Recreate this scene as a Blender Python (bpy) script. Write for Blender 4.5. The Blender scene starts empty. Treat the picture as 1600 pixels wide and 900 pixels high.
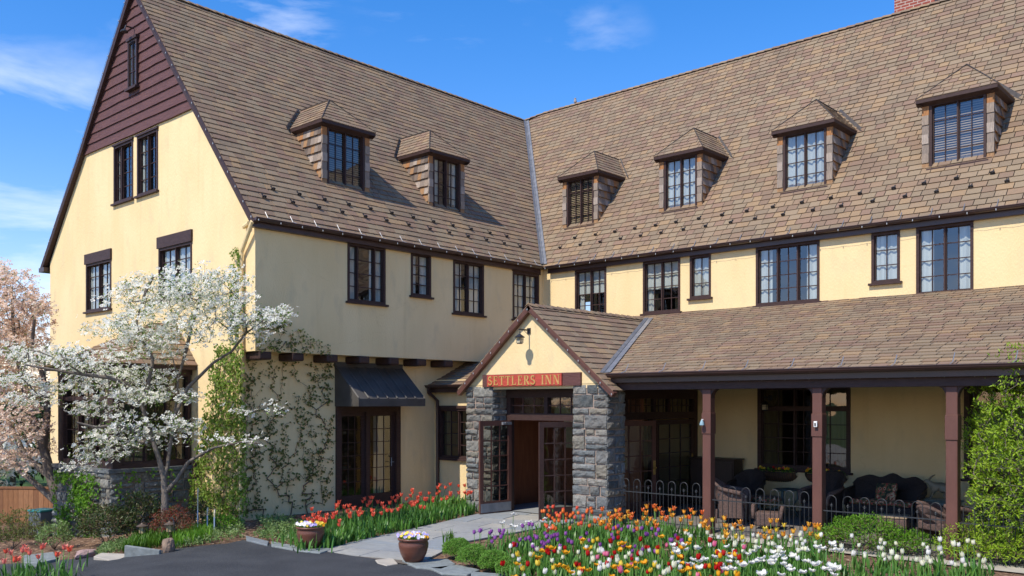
import bpy, math, random
import numpy as np
from mathutils import Vector, Matrix, noise
R = math.radians
V = Vector
sc = bpy.context.scene
col = sc.collection
rnd = random.Random(7)

# ---------------------------------------------------------------- camera
# The building frame is the world frame: x runs along the main wing, y back along the gabled wing,
# the inner corner of the two wings stands at the origin.
FOC, HOR, EYE = 1413.0, 630.0, 2.4
_n = math.hypot(1280, 1413)
UX, UY = 1280 / _n, 1413 / _n
CAM = V((16.13, -19.08, EYE))
RIGHT, FWD, UP = V((UY, UX, 0)), V((-UX, UY, 0)), V((0, 0, 1))
cd = bpy.data.cameras.new('camera')
cam = bpy.data.objects.new('camera', cd); col.objects.link(cam)
cam.matrix_world = Matrix.Translation(CAM) @ Matrix((RIGHT, UP, -FWD)).transposed().to_4x4()
cd.sensor_width = 36; cd.lens = FOC / 1600 * 36
cd.shift_y = (HOR - 450) / 1600
cd.clip_start = .1; cd.clip_end = 3000
sc.camera = cam

def at(px, py, Y):            # survey helper: a sighting at distance Y gives a point of the place
    return CAM + (RIGHT * ((px - 800) / FOC) + FWD + UP * ((HOR - py) / FOC)) * Y
def on_z(px, py, z=0.):
    d = RIGHT * ((px - 800) / FOC) + FWD + UP * ((HOR - py) / FOC)
    return CAM + d * ((z - CAM.z) / d.z)

# ---------------------------------------------------------------- sky and sun
SUN_EL, SUN_OFF = 51.0, 1.2          # degrees; offset from the facade normal
sh = V((-math.sin(R(SUN_OFF)), -math.cos(R(SUN_OFF)), 0))
sdir = sh * math.cos(R(SUN_EL)) + UP * math.sin(R(SUN_EL))
w = bpy.data.worlds.new('World'); sc.world = w; w.use_nodes = True
nt = w.node_tree; nt.nodes.clear()
def N(t, tree=nt, **k):
    n = tree.nodes.new(t)
    for a, b in k.items(): setattr(n, a, b)
    return n
out = N('ShaderNodeOutputWorld'); bg = N('ShaderNodeBackground'); sky = N('ShaderNodeTexSky')
sky.sky_type = 'NISHITA'; sky.sun_disc = False
sky.sun_elevation = R(SUN_EL); sky.sun_rotation = math.atan2(sh.x, sh.y)
sky.altitude = 300; sky.air_density = 1.15; sky.dust_density = .15; sky.ozone_density = 3.0
hs = N('ShaderNodeHueSaturation'); hs.inputs['Saturation'].default_value = 1.40; hs.inputs['Value'].default_value = .85
tint = N('ShaderNodeMix', data_type='RGBA', blend_type='MULTIPLY'); tint.inputs[0].default_value = 1
tint.inputs[7].default_value = (1.10, .88, 1.02, 1)
nt.links.new(sky.outputs[0], hs.inputs['Color'])
nt.links.new(hs.outputs[0], tint.inputs[6])
tc = N('ShaderNodeTexCoord'); mp = N('ShaderNodeMapping')
mp.inputs['Rotation'].default_value = (R(12), R(-18), R(35)); mp.inputs['Scale'].default_value = (1.2, 2.2, 6.5)
nz = N('ShaderNodeTexNoise'); nz.inputs['Scale'].default_value = 1.5; nz.inputs['Detail'].default_value = 9
nz.inputs['Roughness'].default_value = .58; nz.inputs['Distortion'].default_value = .5
nt.links.new(tc.outputs['Generated'], mp.inputs[0]); nt.links.new(mp.outputs[0], nz.inputs['Vector'])
cr = N('ShaderNodeMapRange'); cr.inputs[1].default_value = .50; cr.inputs[2].default_value = .78
nt.links.new(nz.outputs[0], cr.inputs[0])
# cloud banks: soft patches round three directions of the sky
acc = None
for (px, py, c0, c1, s) in [(15, 290, .984, .9995, 1.), (10, 400, .990, .9999, 1.), (425, 25, .9970, .9999, .9), (930, 85, .9975, .9999, .32), (690, -60, .993, .999, .35), (150, 60, .994, .9995, .3)]:
    d = (at(px, py, 1) - CAM).normalized()
    dp = N('ShaderNodeVectorMath', operation='DOT_PRODUCT'); dp.inputs[1].default_value = d
    nt.links.new(tc.outputs['Generated'], dp.inputs[0])
    m = N('ShaderNodeMapRange', interpolation_type='SMOOTHSTEP'); m.inputs[1].default_value = c0; m.inputs[2].default_value = c1; m.inputs[4].default_value = s
    nt.links.new(dp.outputs['Value'], m.inputs[0])
    if acc is None: acc = m.outputs[0]
    else:
        a = N('ShaderNodeMath', operation='MAXIMUM'); nt.links.new(acc, a.inputs[0]); nt.links.new(m.outputs[0], a.inputs[1]); acc = a.outputs[0]
mu = N('ShaderNodeMath', operation='MULTIPLY', use_clamp=True); nt.links.new(acc, mu.inputs[0]); nt.links.new(cr.outputs[0], mu.inputs[1])
mx = N('ShaderNodeMix', data_type='RGBA'); mx.inputs[7].default_value = (4.8, 5.1, 5.6, 1)
nt.links.new(mu.outputs[0], mx.inputs[0]); nt.links.new(tint.outputs[2], mx.inputs[6])
nt.links.new(mx.outputs[2], bg.inputs[0]); bg.inputs[1].default_value = .15
nt.links.new(bg.outputs[0], out.inputs[0])
sd = bpy.data.lights.new('sun', 'SUN'); sd.energy = 3.1; sd.angle = R(.53); sd.color = (1, .93, .82)
so = bpy.data.objects.new('sun', sd); col.objects.link(so); so.rotation_euler = (-sdir).to_track_quat('-Z', 'Y').to_euler()
sc.view_settings.view_transform = 'Standard'; sc.view_settings.look = 'None'
sc.view_settings.gamma = 1; sc.view_settings.use_curve_mapping = False; sc.view_settings.exposure = 0.76
sc.cycles.max_bounces = 8; sc.cycles.transparent_max_bounces = 12
sc.cycles.caustics_reflective = False; sc.cycles.caustics_refractive = False

# ---------------------------------------------------------------- materials
def newmat(name):
    m = bpy.data.materials.new(name); m.use_nodes = True
    t = m.node_tree; b = t.nodes['Principled BSDF']
    return m, t, b
def mat(name, c, rough=.7, c2=None, scale=4., bump=0., bscale=40., metal=0., spec=.5, detail=6, stretch=(1, 1, 1), lo=.35, hi=.65, c3=None, s3=30.):
    m, t, b = newmat(name)
    b.inputs['Roughness'].default_value = rough; b.inputs['Metallic'].default_value = metal
    b.inputs['Specular IOR Level'].default_value = spec
    b.inputs['Base Color'].default_value = (*c, 1)
    tcn = N('ShaderNodeTexCoord', t); mpn = N('ShaderNodeMapping', t); mpn.inputs['Scale'].default_value = stretch
    t.links.new(tcn.outputs['Object'], mpn.inputs[0])
    src = None
    if c2 is not None:
        n = N('ShaderNodeTexNoise', t); n.inputs['Scale'].default_value = scale; n.inputs['Detail'].default_value = detail
        t.links.new(mpn.outputs[0], n.inputs['Vector'])
        r = N('ShaderNodeMapRange', t); r.inputs[1].default_value = lo; r.inputs[2].default_value = hi
        t.links.new(n.outputs[0], r.inputs[0])
        x = N('ShaderNodeMix', t, data_type='RGBA'); x.inputs[6].default_value = (*c, 1); x.inputs[7].default_value = (*c2, 1)
        t.links.new(r.outputs[0], x.inputs[0]); src = x.outputs[2]
        if c3 is not None:
            n3 = N('ShaderNodeTexNoise', t); n3.inputs['Scale'].default_value = s3; n3.inputs['Detail'].default_value = 3
            t.links.new(mpn.outputs[0], n3.inputs['Vector'])
            r3 = N('ShaderNodeMapRange', t); r3.inputs[1].default_value = .55; r3.inputs[2].default_value = .72
            t.links.new(n3.outputs[0], r3.inputs[0])
            x3 = N('ShaderNodeMix', t, data_type='RGBA'); x3.inputs[7].default_value = (*c3, 1)
            t.links.new(r3.outputs[0], x3.inputs[0]); t.links.new(src, x3.inputs[6]); src = x3.outputs[2]
        t.links.new(src, b.inputs['Base Color'])
    if bump:
        n = N('ShaderNodeTexNoise', t); n.inputs['Scale'].default_value = bscale; n.inputs['Detail'].default_value = 5
        t.links.new(mpn.outputs[0], n.inputs['Vector'])
        bp = N('ShaderNodeBump', t); bp.inputs['Strength'].default_value = bump; bp.inputs['Distance'].default_value = .02
        t.links.new(n.outputs[0], bp.inputs['Height']); t.links.new(bp.outputs[0], b.inputs['Normal'])
    return m
def island_mat(name, cols, rough=.8, jitter=.12, bump=0., bscale=60., trans=0., spec=.4, stain=None, stretch=(1, 1, 1)):
    """colour picked per loose piece (a shingle, a leaf, a stone), with a little grain"""
    m, t, b = newmat(name)
    b.inputs['Roughness'].default_value = rough; b.inputs['Specular IOR Level'].default_value = spec
    g = N('ShaderNodeNewGeometry', t); ra = N('ShaderNodeValToRGB', t)
    el = ra.color_ramp; el.interpolation = 'CONSTANT' if not trans else 'LINEAR'
    k = len(cols)
    el.elements[0].position = 0; el.elements[0].color = (*cols[0], 1)
    el.elements[1].position = 1 / k if not trans else 1 / (k - 1); el.elements[1].color = (*cols[1], 1)
    for i in range(2, k):
        e = el.elements.new(i / k if not trans else i / (k - 1)); e.color = (*cols[i], 1)
    t.links.new(g.outputs['Random Per Island'], ra.inputs[0])
    tcn = N('ShaderNodeTexCoord', t); mpn = N('ShaderNodeMapping', t); mpn.inputs['Scale'].default_value = stretch
    t.links.new(tcn.outputs['Object'], mpn.inputs[0])
    n = N('ShaderNodeTexNoise', t); n.inputs['Scale'].default_value = bscale; n.inputs['Detail'].default_value = 4
    t.links.new(mpn.outputs[0], n.inputs['Vector'])
    h = N('ShaderNodeHueSaturation', t)
    r = N('ShaderNodeMapRange', t); r.inputs[1].default_value = .25; r.inputs[2].default_value = .75; r.inputs[3].default_value = 1 - jitter; r.inputs[4].default_value = 1 + jitter
    t.links.new(n.outputs[0], r.inputs[0]); t.links.new(r.outputs[0], h.inputs['Value']); t.links.new(ra.outputs[0], h.inputs['Color'])
    src = h.outputs[0]
    if stain:
        n2 = N('ShaderNodeTexNoise', t); n2.inputs['Scale'].default_value = stain[1]; n2.inputs['Detail'].default_value = 5
        t.links.new(tcn.outputs['Object'], n2.inputs['Vector'])
        r2 = N('ShaderNodeMapRange', t); r2.inputs[1].default_value = .42; r2.inputs[2].default_value = .68; r2.inputs[4].default_value = stain[2]
        t.links.new(n2.outputs[0], r2.inputs[0])
        x = N('ShaderNodeMix', t, data_type='RGBA'); x.inputs[7].default_value = (*stain[0], 1)
        t.links.new(r2.outputs[0], x.inputs[0]); t.links.new(src, x.inputs[6]); src = x.outputs[2]
    t.links.new(src, b.inputs['Base Color'])
    if bump:
        bp = N('ShaderNodeBump', t); bp.inputs['Strength'].default_value = bump; bp.inputs['Distance'].default_value = .02
        t.links.new(n.outputs[0], bp.inputs['Height']); t.links.new(bp.outputs[0], b.inputs['Normal'])
    if trans:
        o = t.nodes['Material Output']; tr = N('ShaderNodeBsdfTranslucent', t); ms = N('ShaderNodeMixShader', t)
        ms.inputs[0].default_value = trans; t.links.new(src, tr.inputs[0])
        t.links.new(b.outputs[0], ms.inputs[1]); t.links.new(tr.outputs[0], ms.inputs[2]); t.links.new(ms.outputs[0], o.inputs[0])
    return m
def glass_mat(name, tint=(.75, .8, .8), rgh=.02, refl=1.0):
    m, t, b = newmat(name); o = t.nodes['Material Output']
    tr = N('ShaderNodeBsdfTransparent', t); tr.inputs[0].default_value = (*tint, 1)
    gl = N('ShaderNodeBsdfGlossy', t); gl.inputs['Roughness'].default_value = rgh; gl.inputs[0].default_value = (.95, .97, 1, 1)
    lw = N('ShaderNodeLayerWeight', t); lw.inputs['Blend'].default_value = .5
    pw = N('ShaderNodeMath', t, operation='POWER'); pw.inputs[1].default_value = 4.; t.links.new(lw.outputs['Facing'], pw.inputs[0])
    fr = N('ShaderNodeMath', t, operation='MULTIPLY_ADD', use_clamp=True); fr.inputs[1].default_value = .85; fr.inputs[2].default_value = .11; t.links.new(pw.outputs[0], fr.inputs[0])
    nn = N('ShaderNodeTexNoise', t); nn.inputs['Scale'].default_value = 2.2; nn.inputs['Detail'].default_value = 1
    tcn = N('ShaderNodeTexCoord', t); t.links.new(tcn.outputs['Object'], nn.inputs['Vector'])
    bp = N('ShaderNodeBump', t); bp.inputs['Strength'].default_value = .14; bp.inputs['Distance'].default_value = .03
    t.links.new(nn.outputs[0], bp.inputs['Height']); t.links.new(bp.outputs[0], gl.inputs['Normal'])
    ml = N('ShaderNodeMath', t, operation='MULTIPLY'); ml.inputs[1].default_value = refl; t.links.new(fr.outputs[0], ml.inputs[0])
    ms = N('ShaderNodeMixShader', t); t.links.new(ml.outputs[0], ms.inputs[0])
    t.links.new(tr.outputs[0], ms.inputs[1]); t.links.new(gl.outputs[0], ms.inputs[2]); t.links.new(ms.outputs[0], o.inputs[0])
    return m

M = {}
M['stucco'] = mat('stucco', (.82, .635, .345), .9, (.765, .58, .30), 1.3, .45, 38, c3=(.72, .56, .31), s3=3.1, stretch=(1, 1, .45), spec=.2)
M['trim'] = mat('trim_paint', (.046, .025, .021), .55, (.062, .035, .03), 9, .15, 60, stretch=(1, 1, 4), spec=.25)
M['siding'] = mat('siding', (.115, .043, .036), .7, (.085, .030, .026), 3, .6, 9, stretch=(.8, .8, 9), c3=(.14, .06, .05), s3=5)
M['post'] = mat('post_paint', (.125, .050, .034), .6, (.10, .039, .027), 6, .15, 30, stretch=(1, 1, .3))
M['gutter'] = mat('gutter_metal', (.06, .03, .026), .35, (.045, .024, .02), 3, 0)
M['shingle'] = island_mat('roof_shingle', [(.285, .200, .124), (.262, .178, .114), (.226, .154, .103), (.266, .200, .128), (.312, .212, .122), (.234, .174, .114), (.250, .163, .112), (.280, .206, .133)], .92, .2, .5, 90, stain=((.15, .11, .085), .9, .35), spec=.2)
M['underlay'] = mat('roof_underlay', (.05, .04, .035), .95)
M['flash'] = mat('flashing', (.30, .30, .31), .42, (.20, .21, .225), 6, 0, metal=.35)
M['cedar'] = island_mat('cedar_shingle', [(.20, .15, .115), (.30, .235, .18), (.13, .10, .08), (.33, .19, .095), (.25, .20, .16), (.38, .31, .25), (.36, .17, .07)], .85, .35, .4, 14, stretch=(9, 9, .8), spec=.2)
M['mortar'] = mat('mortar', (.36, .27, .21), .95, (.26, .20, .16), 14, .5, 60)
M['stone'] = island_mat('bluestone', [(.135, .145, .14), (.18, .187, .178), (.10, .112, .112), (.22, .218, .195), (.125, .137, .138), (.175, .165, .135), (.078, .088, .088)], .8, .35, .8, 22, stain=((.21, .16, .11), 1.7, .35), spec=.35)
M['brick'] = None
M['glass'] = glass_mat('window_glass')
M['glass_dark'] = glass_mat('porch_glass', (.5, .52, .5), refl=.8)
M['curtain'] = mat('curtain_cloth', (.74, .72, .66), .9, (.62, .60, .55), 3, 0, stretch=(6, 6, .4))
M['tan_curtain'] = mat('tan_curtain_cloth', (.34, .27, .14), .9, (.25, .19, .10), 3, 0, stretch=(6, 6, .4))
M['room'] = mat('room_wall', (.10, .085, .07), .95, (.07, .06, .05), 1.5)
M['blind'] = mat('blind_slats', (.50, .34, .20), .7)
M['wood'] = mat('vestibule_panelling', (.26, .095, .045), .45, (.19, .065, .03), 3, .1, 30, stretch=(6, 6, .7))
M['dark'] = mat('dark_metal', (.018, .018, .02), .45)
M['iron'] = mat('wrought_iron', (.02, .022, .024), .5, (.035, .038, .04), 20)
M['awning'] = mat('awning_metal', (.062, .056, .050), .55, (.085, .078, .070), 2.5, .04, 6, spec=.25)
M['white'] = mat('white_plastic', (.75, .75, .73), .4)
M['brass'] = mat('brass', (.55, .38, .12), .35, (.35, .24, .09), 20, metal=.9)
M['asphalt'] = mat('asphalt', (.036, .038, .042), .88, (.058, .060, .063), 1.4, .9, 130, c3=(.13, .13, .125), s3=110, spec=.35)
M['soil'] = mat('mulch_soil', (.16, .092, .055), .95, (.085, .05, .032), 9, 1., 40, c3=(.25, .16, .10), s3=45)
M['flag'] = island_mat('flagstone', [(.30, .30, .28), (.25, .27, .275), (.33, .32, .28), (.27, .28, .27), (.36, .34, .29)], .82, .14, .3, 9, stain=((.20, .21, .22), 1.3, .5))
M['slate'] = island_mat('edging_slate', [(.20, .22, .21), (.25, .25, .23), (.17, .19, .2)], .8, .25, .5, 12)
M['concrete'] = mat('concrete', (.46, .41, .33), .9, (.37, .33, .27), 3, .3, 40)
M['porchfloor'] = mat('porch_floor', (.20, .18, .16), .8, (.15, .135, .12), 3, .2, 20)
M['bark'] = mat('dogwood_bark', (.12, .095, .072), .9, (.20, .165, .13), 9, .8, 60, stretch=(1, 1, .35))
M['twig'] = mat('vine_bark', (.13, .085, .055), .9, (.19, .13, .085), 12)
M['wicker'] = mat('dark_wicker', (.022, .015, .013), .5, (.04, .027, .023), 30, 1., 120)
M['wicker_tan'] = mat('brown_wicker', (.17, .105, .085), .6, (.095, .06, .05), 35, 1., 120)
M['terracotta'] = mat('glazed_pot', (.125, .045, .028), .38, (.16, .062, .038), 5, .15, 12, stretch=(1, 1, 4))
M['bronze'] = mat('statue_bronze', (.17, .15, .10), .55, (.24, .21, .14), 9, .3, 25, metal=.2)
M['teal'] = mat('verdigris', (.055, .085, .08), .5, (.08, .12, .11), 12)
def weather(m):
    t = m.node_tree; b = t.nodes['Principled BSDF']; src = b.inputs['Base Color'].links[0].from_socket
    c = N('ShaderNodeTexCoord', t); mp_ = N('ShaderNodeMapping', t); mp_.inputs['Scale'].default_value = (3.2, 3.2, .22); t.links.new(c.outputs['Object'], mp_.inputs[0])
    n = N('ShaderNodeTexNoise', t); n.inputs['Scale'].default_value = 1.6; n.inputs['Detail'].default_value = 7; t.links.new(mp_.outputs[0], n.inputs[0])
    r = N('ShaderNodeMapRange', t); r.inputs[1].default_value = .56; r.inputs[2].default_value = .80; r.inputs[4].default_value = .30; t.links.new(n.outputs[0], r.inputs[0])
    x = N('ShaderNodeMix', t, data_type='RGBA', blend_type='MULTIPLY'); x.inputs[7].default_value = (.80, .74, .66, 1); t.links.new(r.outputs[0], x.inputs[0]); t.links.new(src, x.inputs[6])
    v_ = N('ShaderNodeTexVoronoi', t, feature='DISTANCE_TO_EDGE'); v_.inputs['Scale'].default_value = .55; nn = N('ShaderNodeTexNoise', t); nn.inputs['Scale'].default_value = 2.2; nn.inputs['Detail'].default_value = 6; t.links.new(c.outputs['Object'], nn.inputs[0])
    ad = N('ShaderNodeMix', t, data_type='VECTOR'); ad.inputs[0].default_value = .35; t.links.new(c.outputs['Object'], ad.inputs[4]); t.links.new(nn.outputs['Color'], ad.inputs[5]); t.links.new(ad.outputs[1], v_.inputs['Vector'])
    r2 = N('ShaderNodeMapRange', t); r2.inputs[1].default_value = .0; r2.inputs[2].default_value = .0035; r2.inputs[3].default_value = .14; r2.inputs[4].default_value = 0; t.links.new(v_.outputs['Distance'], r2.inputs[0])
    y = N('ShaderNodeMix', t, data_type='RGBA', blend_type='MULTIPLY'); y.inputs[7].default_value = (.62, .52, .40, 1); t.links.new(r2.outputs[0], y.inputs[0]); t.links.new(x.outputs[2], y.inputs[6]); t.links.new(y.outputs[2], b.inputs['Base Color'])
weather(M['stucco'])
def brick_mat():
    m, t, b = newmat('chimney_brick'); n = N('ShaderNodeTexBrick', t); c = N('ShaderNodeTexCoord', t); mp_ = N('ShaderNodeMapping', t)
    mp_.inputs['Rotation'].default_value = (R(90), 0, 0)
    t.links.new(c.outputs['Object'], mp_.inputs[0]); t.links.new(mp_.outputs[0], n.inputs['Vector'])
    n.inputs['Color1'].default_value = (.30, .065, .04, 1); n.inputs['Color2'].default_value = (.22, .05, .033, 1); n.inputs['Mortar'].default_value = (.45, .38, .32, 1)
    n.inputs['Scale'].default_value = 1; n.inputs['Brick Width'].default_value = .21; n.inputs['Row Height'].default_value = .075; n.inputs['Mortar Size'].default_value = .009
    t.links.new(n.outputs[0], b.inputs['Base Color']); b.inputs['Roughness'].default_value = .9
    return m
M['brick'] = brick_mat()
def leafm(name, cols, tr=.35, rough=.5): return island_mat(name, cols, rough, .1, 0, 5, trans=tr, spec=.35)
M['leaf_dogwood'] = leafm('dogwood_leaf', [(.10, .19, .02), (.20, .31, .04), (.15, .25, .03)])
M['leaf_ivy'] = leafm('ivy_leaf', [(.12, .22, .02), (.20, .33, .04), (.28, .40, .06), (.24, .24, .06)])
M['leaf_ivy_brown'] = leafm('creeper_leaf', [(.10, .14, .03), (.16, .19, .04), (.12, .17, .03), (.18, .12, .045)])
M['leaf_dark'] = leafm('rhododendron_leaf', [(.025, .05, .012), (.05, .09, .02), (.10, .12, .03), (.12, .07, .035)], .2, .4)
M['leaf_bright'] = leafm('bright_leaf', [(.10, .25, .015), (.17, .36, .02), (.07, .19, .012), (.22, .42, .03)])
M['leaf_lime'] = leafm('lime_leaf', [(.26, .42, .02), (.36, .50, .03), (.17, .32, .015), (.40, .52, .05)])
M['leaf_box'] = leafm('box_leaf', [(.15, .32, .04), (.22, .42, .06), (.11, .25, .03)])
M['leaf_cover'] = leafm('ground_cover_leaf', [(.16, .26, .06), (.26, .36, .12), (.09, .19, .03), (.36, .44, .2)])
M['leaf_red'] = leafm('azalea_leaf', [(.22, .03, .02), (.30, .05, .03), (.13, .06, .02), (.09, .10, .02)])
M['leaf_far'] = leafm('evergreen_leaf', [(.02, .045, .01), (.04, .075, .018), (.015, .03, .01)], .15)
M['tulip_leaf'] = leafm('tulip_leaf', [(.06, .17, .03), (.10, .25, .04), (.15, .31, .05), (.05, .14, .03)], .35, .4)
M['grass'] = leafm('grass_blade', [(.07, .17, .015), (.12, .25, .02), (.05, .12, .01)])
M['bract_white'] = leafm('white_bract', [(.88, .85, .74), (.92, .90, .82), (.84, .84, .68)], .48, .6)
M['bract_pink'] = leafm('pink_bract', [(.78, .54, .40), (.84, .68, .54), (.66, .42, .28), (.84, .76, .64)], .4, .6)
def petal(name, a, b_): return leafm(name, [a, b_, a], .3, .45)
PET = {'red': petal('red_petal', (.62, .012, .01), (.50, .01, .01)), 'coral': petal('coral_petal', (.88, .10, .05), (.92, .19, .10)),
       'orange': petal('orange_petal', (.88, .16, .04), (.92, .26, .05)), 'flame': petal('flame_petal', (.90, .30, .03), (.92, .52, .06)),
       'gold': petal('gold_petal', (.90, .38, .01), (.92, .50, .02)), 'yellow': petal('yellow_petal', (.90, .60, .03), (.90, .70, .10)),
       'white': petal('white_petal', (.87, .83, .72), (.90, .87, .79)), 'cream': petal('cream_petal', (.85, .82, .55), (.86, .85, .66)),
       'purple': petal('purple_petal', (.30, .07, .33), (.42, .14, .45)), 'pink': petal('pink_petal', (.80, .12, .26), (.85, .25, .36)),
       'salmon': petal('salmon_petal', (.86, .16, .10), (.90, .32, .24)), 'lilac': petal('lilac_petal', (.42, .34, .72), (.55, .48, .80))}

# ---------------------------------------------------------------- mesh helpers
class Fr:            # a wall frame: a along, b up, d out
    def __init__(s, O, e1, e2, n): s.O, s.e1, s.e2, s.n = V(O), V(e1).normalized(), V(e2).normalized(), V(n).normalized()
    def __call__(s, a, b, d=0.): return s.O + s.e1 * a + s.e2 * b + s.n * d
WORLD = Fr((0, 0, 0), (1, 0, 0), (0, 0, 1), (0, -1, 0))
class MB:
    def __init__(s): s.v = []; s.f = []; s.m = []
    def poly(s, pts, mi=0):
        k = len(s.v); s.v += [tuple(p) for p in pts]; s.f.append(tuple(range(k, k + len(pts)))); s.m.append(mi); return s
    def box(s, F, a0, a1, b0, b1, d0, d1, mi=0):
        k = len(s.v)
        s.v += [tuple(F(a, b, d)) for d in (d0, d1) for b in (b0, b1) for a in (a0, a1)]
        for q in ((0, 2, 3, 1), (4, 5, 7, 6), (0, 1, 5, 4), (2, 6, 7, 3), (0, 4, 6, 2), (1, 3, 7, 5)):
            s.f.append(tuple(k + i for i in q)); s.m.append(mi)
        return s
    def wbox(s, x0, x1, y0, y1, z0, z1, mi=0): return s.box(WORLD, x0, x1, z0, z1, -y0, -y1, mi)
    def prism(s, F, pts, d0, d1, mi=0):         # outline in (a,b), thickness d0..d1
        k = len(s.v); n = len(pts)
        s.v += [tuple(F(a, b, d0)) for a, b in pts] + [tuple(F(a, b, d1)) for a, b in pts]
        s.f.append(tuple(k + i for i in reversed(range(n)))); s.f.append(tuple(k + n + i for i in range(n)))
        for i in range(n): j = (i + 1) % n; s.f.append((k + i, k + j, k + n + j, k + n + i))
        s.m += [mi] * (n + 2); return s
    def tube(s, pts, r, seg=6, mi=0, cap=True):
        pts = [V(p) for p in pts]; rs = r if hasattr(r, '__len__') else [r] * len(pts)
        k0 = len(s.v); prev = None
        for i, p in enumerate(pts):
            t = (pts[min(i + 1, len(pts) - 1)] - pts[max(i - 1, 0)]).normalized()
            if prev is None:
                u = t.cross(V((0, 0, 1)) if abs(t.z) < .9 else V((1, 0, 0))).normalized()
            else:
                u = (prev - t * prev.dot(t)); u = u.normalized() if u.length > 1e-6 else t.orthogonal().normalized()
            prev = u; q = t.cross(u)
            for j in range(seg):
                an = 2 * math.pi * j / seg; s.v.append(tuple(p + (u * math.cos(an) + q * math.sin(an)) * rs[i]))
        for i in range(len(pts) - 1):
            for j in range(seg):
                a = k0 + i * seg + j; b = k0 + i * seg + (j + 1) % seg
                s.f.append((a, b, b + seg, a + seg)); s.m.append(mi)
        if cap:
            s.f.append(tuple(k0 + j for j in reversed(range(seg)))); e = k0 + (len(pts) - 1) * seg
            s.f.append(tuple(e + j for j in range(seg))); s.m += [mi, mi]
        return s
    def lathe(s, prof, c=(0, 0, 0), seg=24, mi=0, cap=True):
        k = len(s.v)
        for r, z in prof:
            for j in range(seg):
                a = 2 * math.pi * j / seg; s.v.append((c[0] + r * math.cos(a), c[1] + r * math.sin(a), c[2] + z))
        for i in range(len(prof) - 1):
            for j in range(seg):
                a = k + i * seg + j; b = k + i * seg + (j + 1) % seg
                s.f.append((a, b, b + seg, a + seg)); s.m.append(mi)
        if cap:
            s.f.append(tuple(k + j for j in reversed(range(seg)))); e = k + (len(prof) - 1) * seg
            s.f.append(tuple(e + j for j in range(seg))); s.m += [mi, mi]
        return s
    def build(s, name, mats, parent=None, smooth=False, loc=None):
        me = bpy.data.meshes.new(name)
        v = s.v
        if loc is not None: v = [(a - loc[0], b - loc[1], c - loc[2]) for a, b, c in v]
        me.from_pydata(v, [], s.f)
        for m_ in (mats if isinstance(mats, (list, tuple)) else [mats]): me.materials.append(m_)
        if any(s.m): me.polygons.foreach_set('material_index', s.m)
        if smooth: me.polygons.foreach_set('use_smooth', [True] * len(s.f))
        o = bpy.data.objects.new(name, me); col.objects.link(o)
        if loc is not None: o.location = loc
        if parent is not None: o.parent = parent
        return o
def tag(o, label=None, cat=None, group=None, kind=None):
    if label: o['label'] = label
    if cat: o['category'] = cat
    if group: o['group'] = group
    if kind: o['kind'] = kind
    return o
def empty(name, loc, rz=0., label=None, cat=None, group=None):
    o = bpy.data.objects.new(name, None); col.objects.link(o); o.location = loc; o.rotation_euler = (0, 0, rz); o.empty_display_size = .2
    return tag(o, label, cat, group)
def copy_tree(o, parent=None):
    kids = list(o.children)
    c = o.copy(); col.objects.link(c); c.parent = parent
    for ch in kids: copy_tree(ch, c)
    return c
def bevel(o, wd=.01, seg=2):
    m_ = o.modifiers.new('bevel', 'BEVEL'); m_.width = wd; m_.segments = seg; m_.limit_method = 'ANGLE'; return o
def clip_poly(pts, poly):     # Sutherland-Hodgman, poly convex and counter-clockwise
    o = pts
    for i in range(len(poly)):
        a, b = poly[i], poly[(i + 1) % len(poly)]
        ex, ey = b[0] - a[0], b[1] - a[1]; inp = o; o = []
        if not inp: return []
        for j in range(len(inp)):
            p, q = inp[j - 1], inp[j]
            sp = ex * (p[1] - a[1]) - ey * (p[0] - a[0]); sq = ex * (q[1] - a[1]) - ey * (q[0] - a[0])
            if (sp >= 0) != (sq >= 0):
                t = sp / (sp - sq); o.append((p[0] + (q[0] - p[0]) * t, p[1] + (q[1] - p[1]) * t))
            if sq >= 0: o.append(q)
    return o
def ccw(poly):
    s = sum(poly[i - 1][0] * poly[i][1] - poly[i][0] * poly[i - 1][1] for i in range(len(poly)))
    return poly if s > 0 else poly[::-1]
def shingles(mb, F, poly, e=.18, w=.27, h=.02, seed=1, wj=.28):
    poly = ccw(poly); r = random.Random(seed)
    a0, a1 = min(p[0] for p in poly), max(p[0] for p in poly); s0, s1 = min(p[1] for p in poly), max(p[1] for p in poly)
    k = 0; s = s0
    while s < s1:
        a = a0 - r.random() * w
        while a < a1:
            ww = w * (1 + wj * (r.random() - .5) * 2); dr = (r.random() - .5) * .012
            q = clip_poly([(a + .007, s - .012 + dr), (a + ww - .007, s - .012 + dr), (a + ww - .007, s + e), (a + .007, s + e)], poly)
            if len(q) >= 3:
                hh = h * (.8 + .5 * r.random())
                top = [F(p[0], p[1], .004 + hh * max(0, 1 - (p[1] - s + .012) / (e + .02))) for p in q]
                kk = len(mb.v); n = len(q)
                mb.v += [tuple(p) for p in top] + [tuple(F(p[0], p[1], -.004)) for p in q]
                mb.f.append(tuple(range(kk, kk + n))); mb.m.append(0)
                for i in range(n): j = (i + 1) % n; mb.f.append((kk + i, kk + n + i, kk + n + j, kk + j)); mb.m.append(0)
            a += ww
        s += e; k += 1
    return mb
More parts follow.
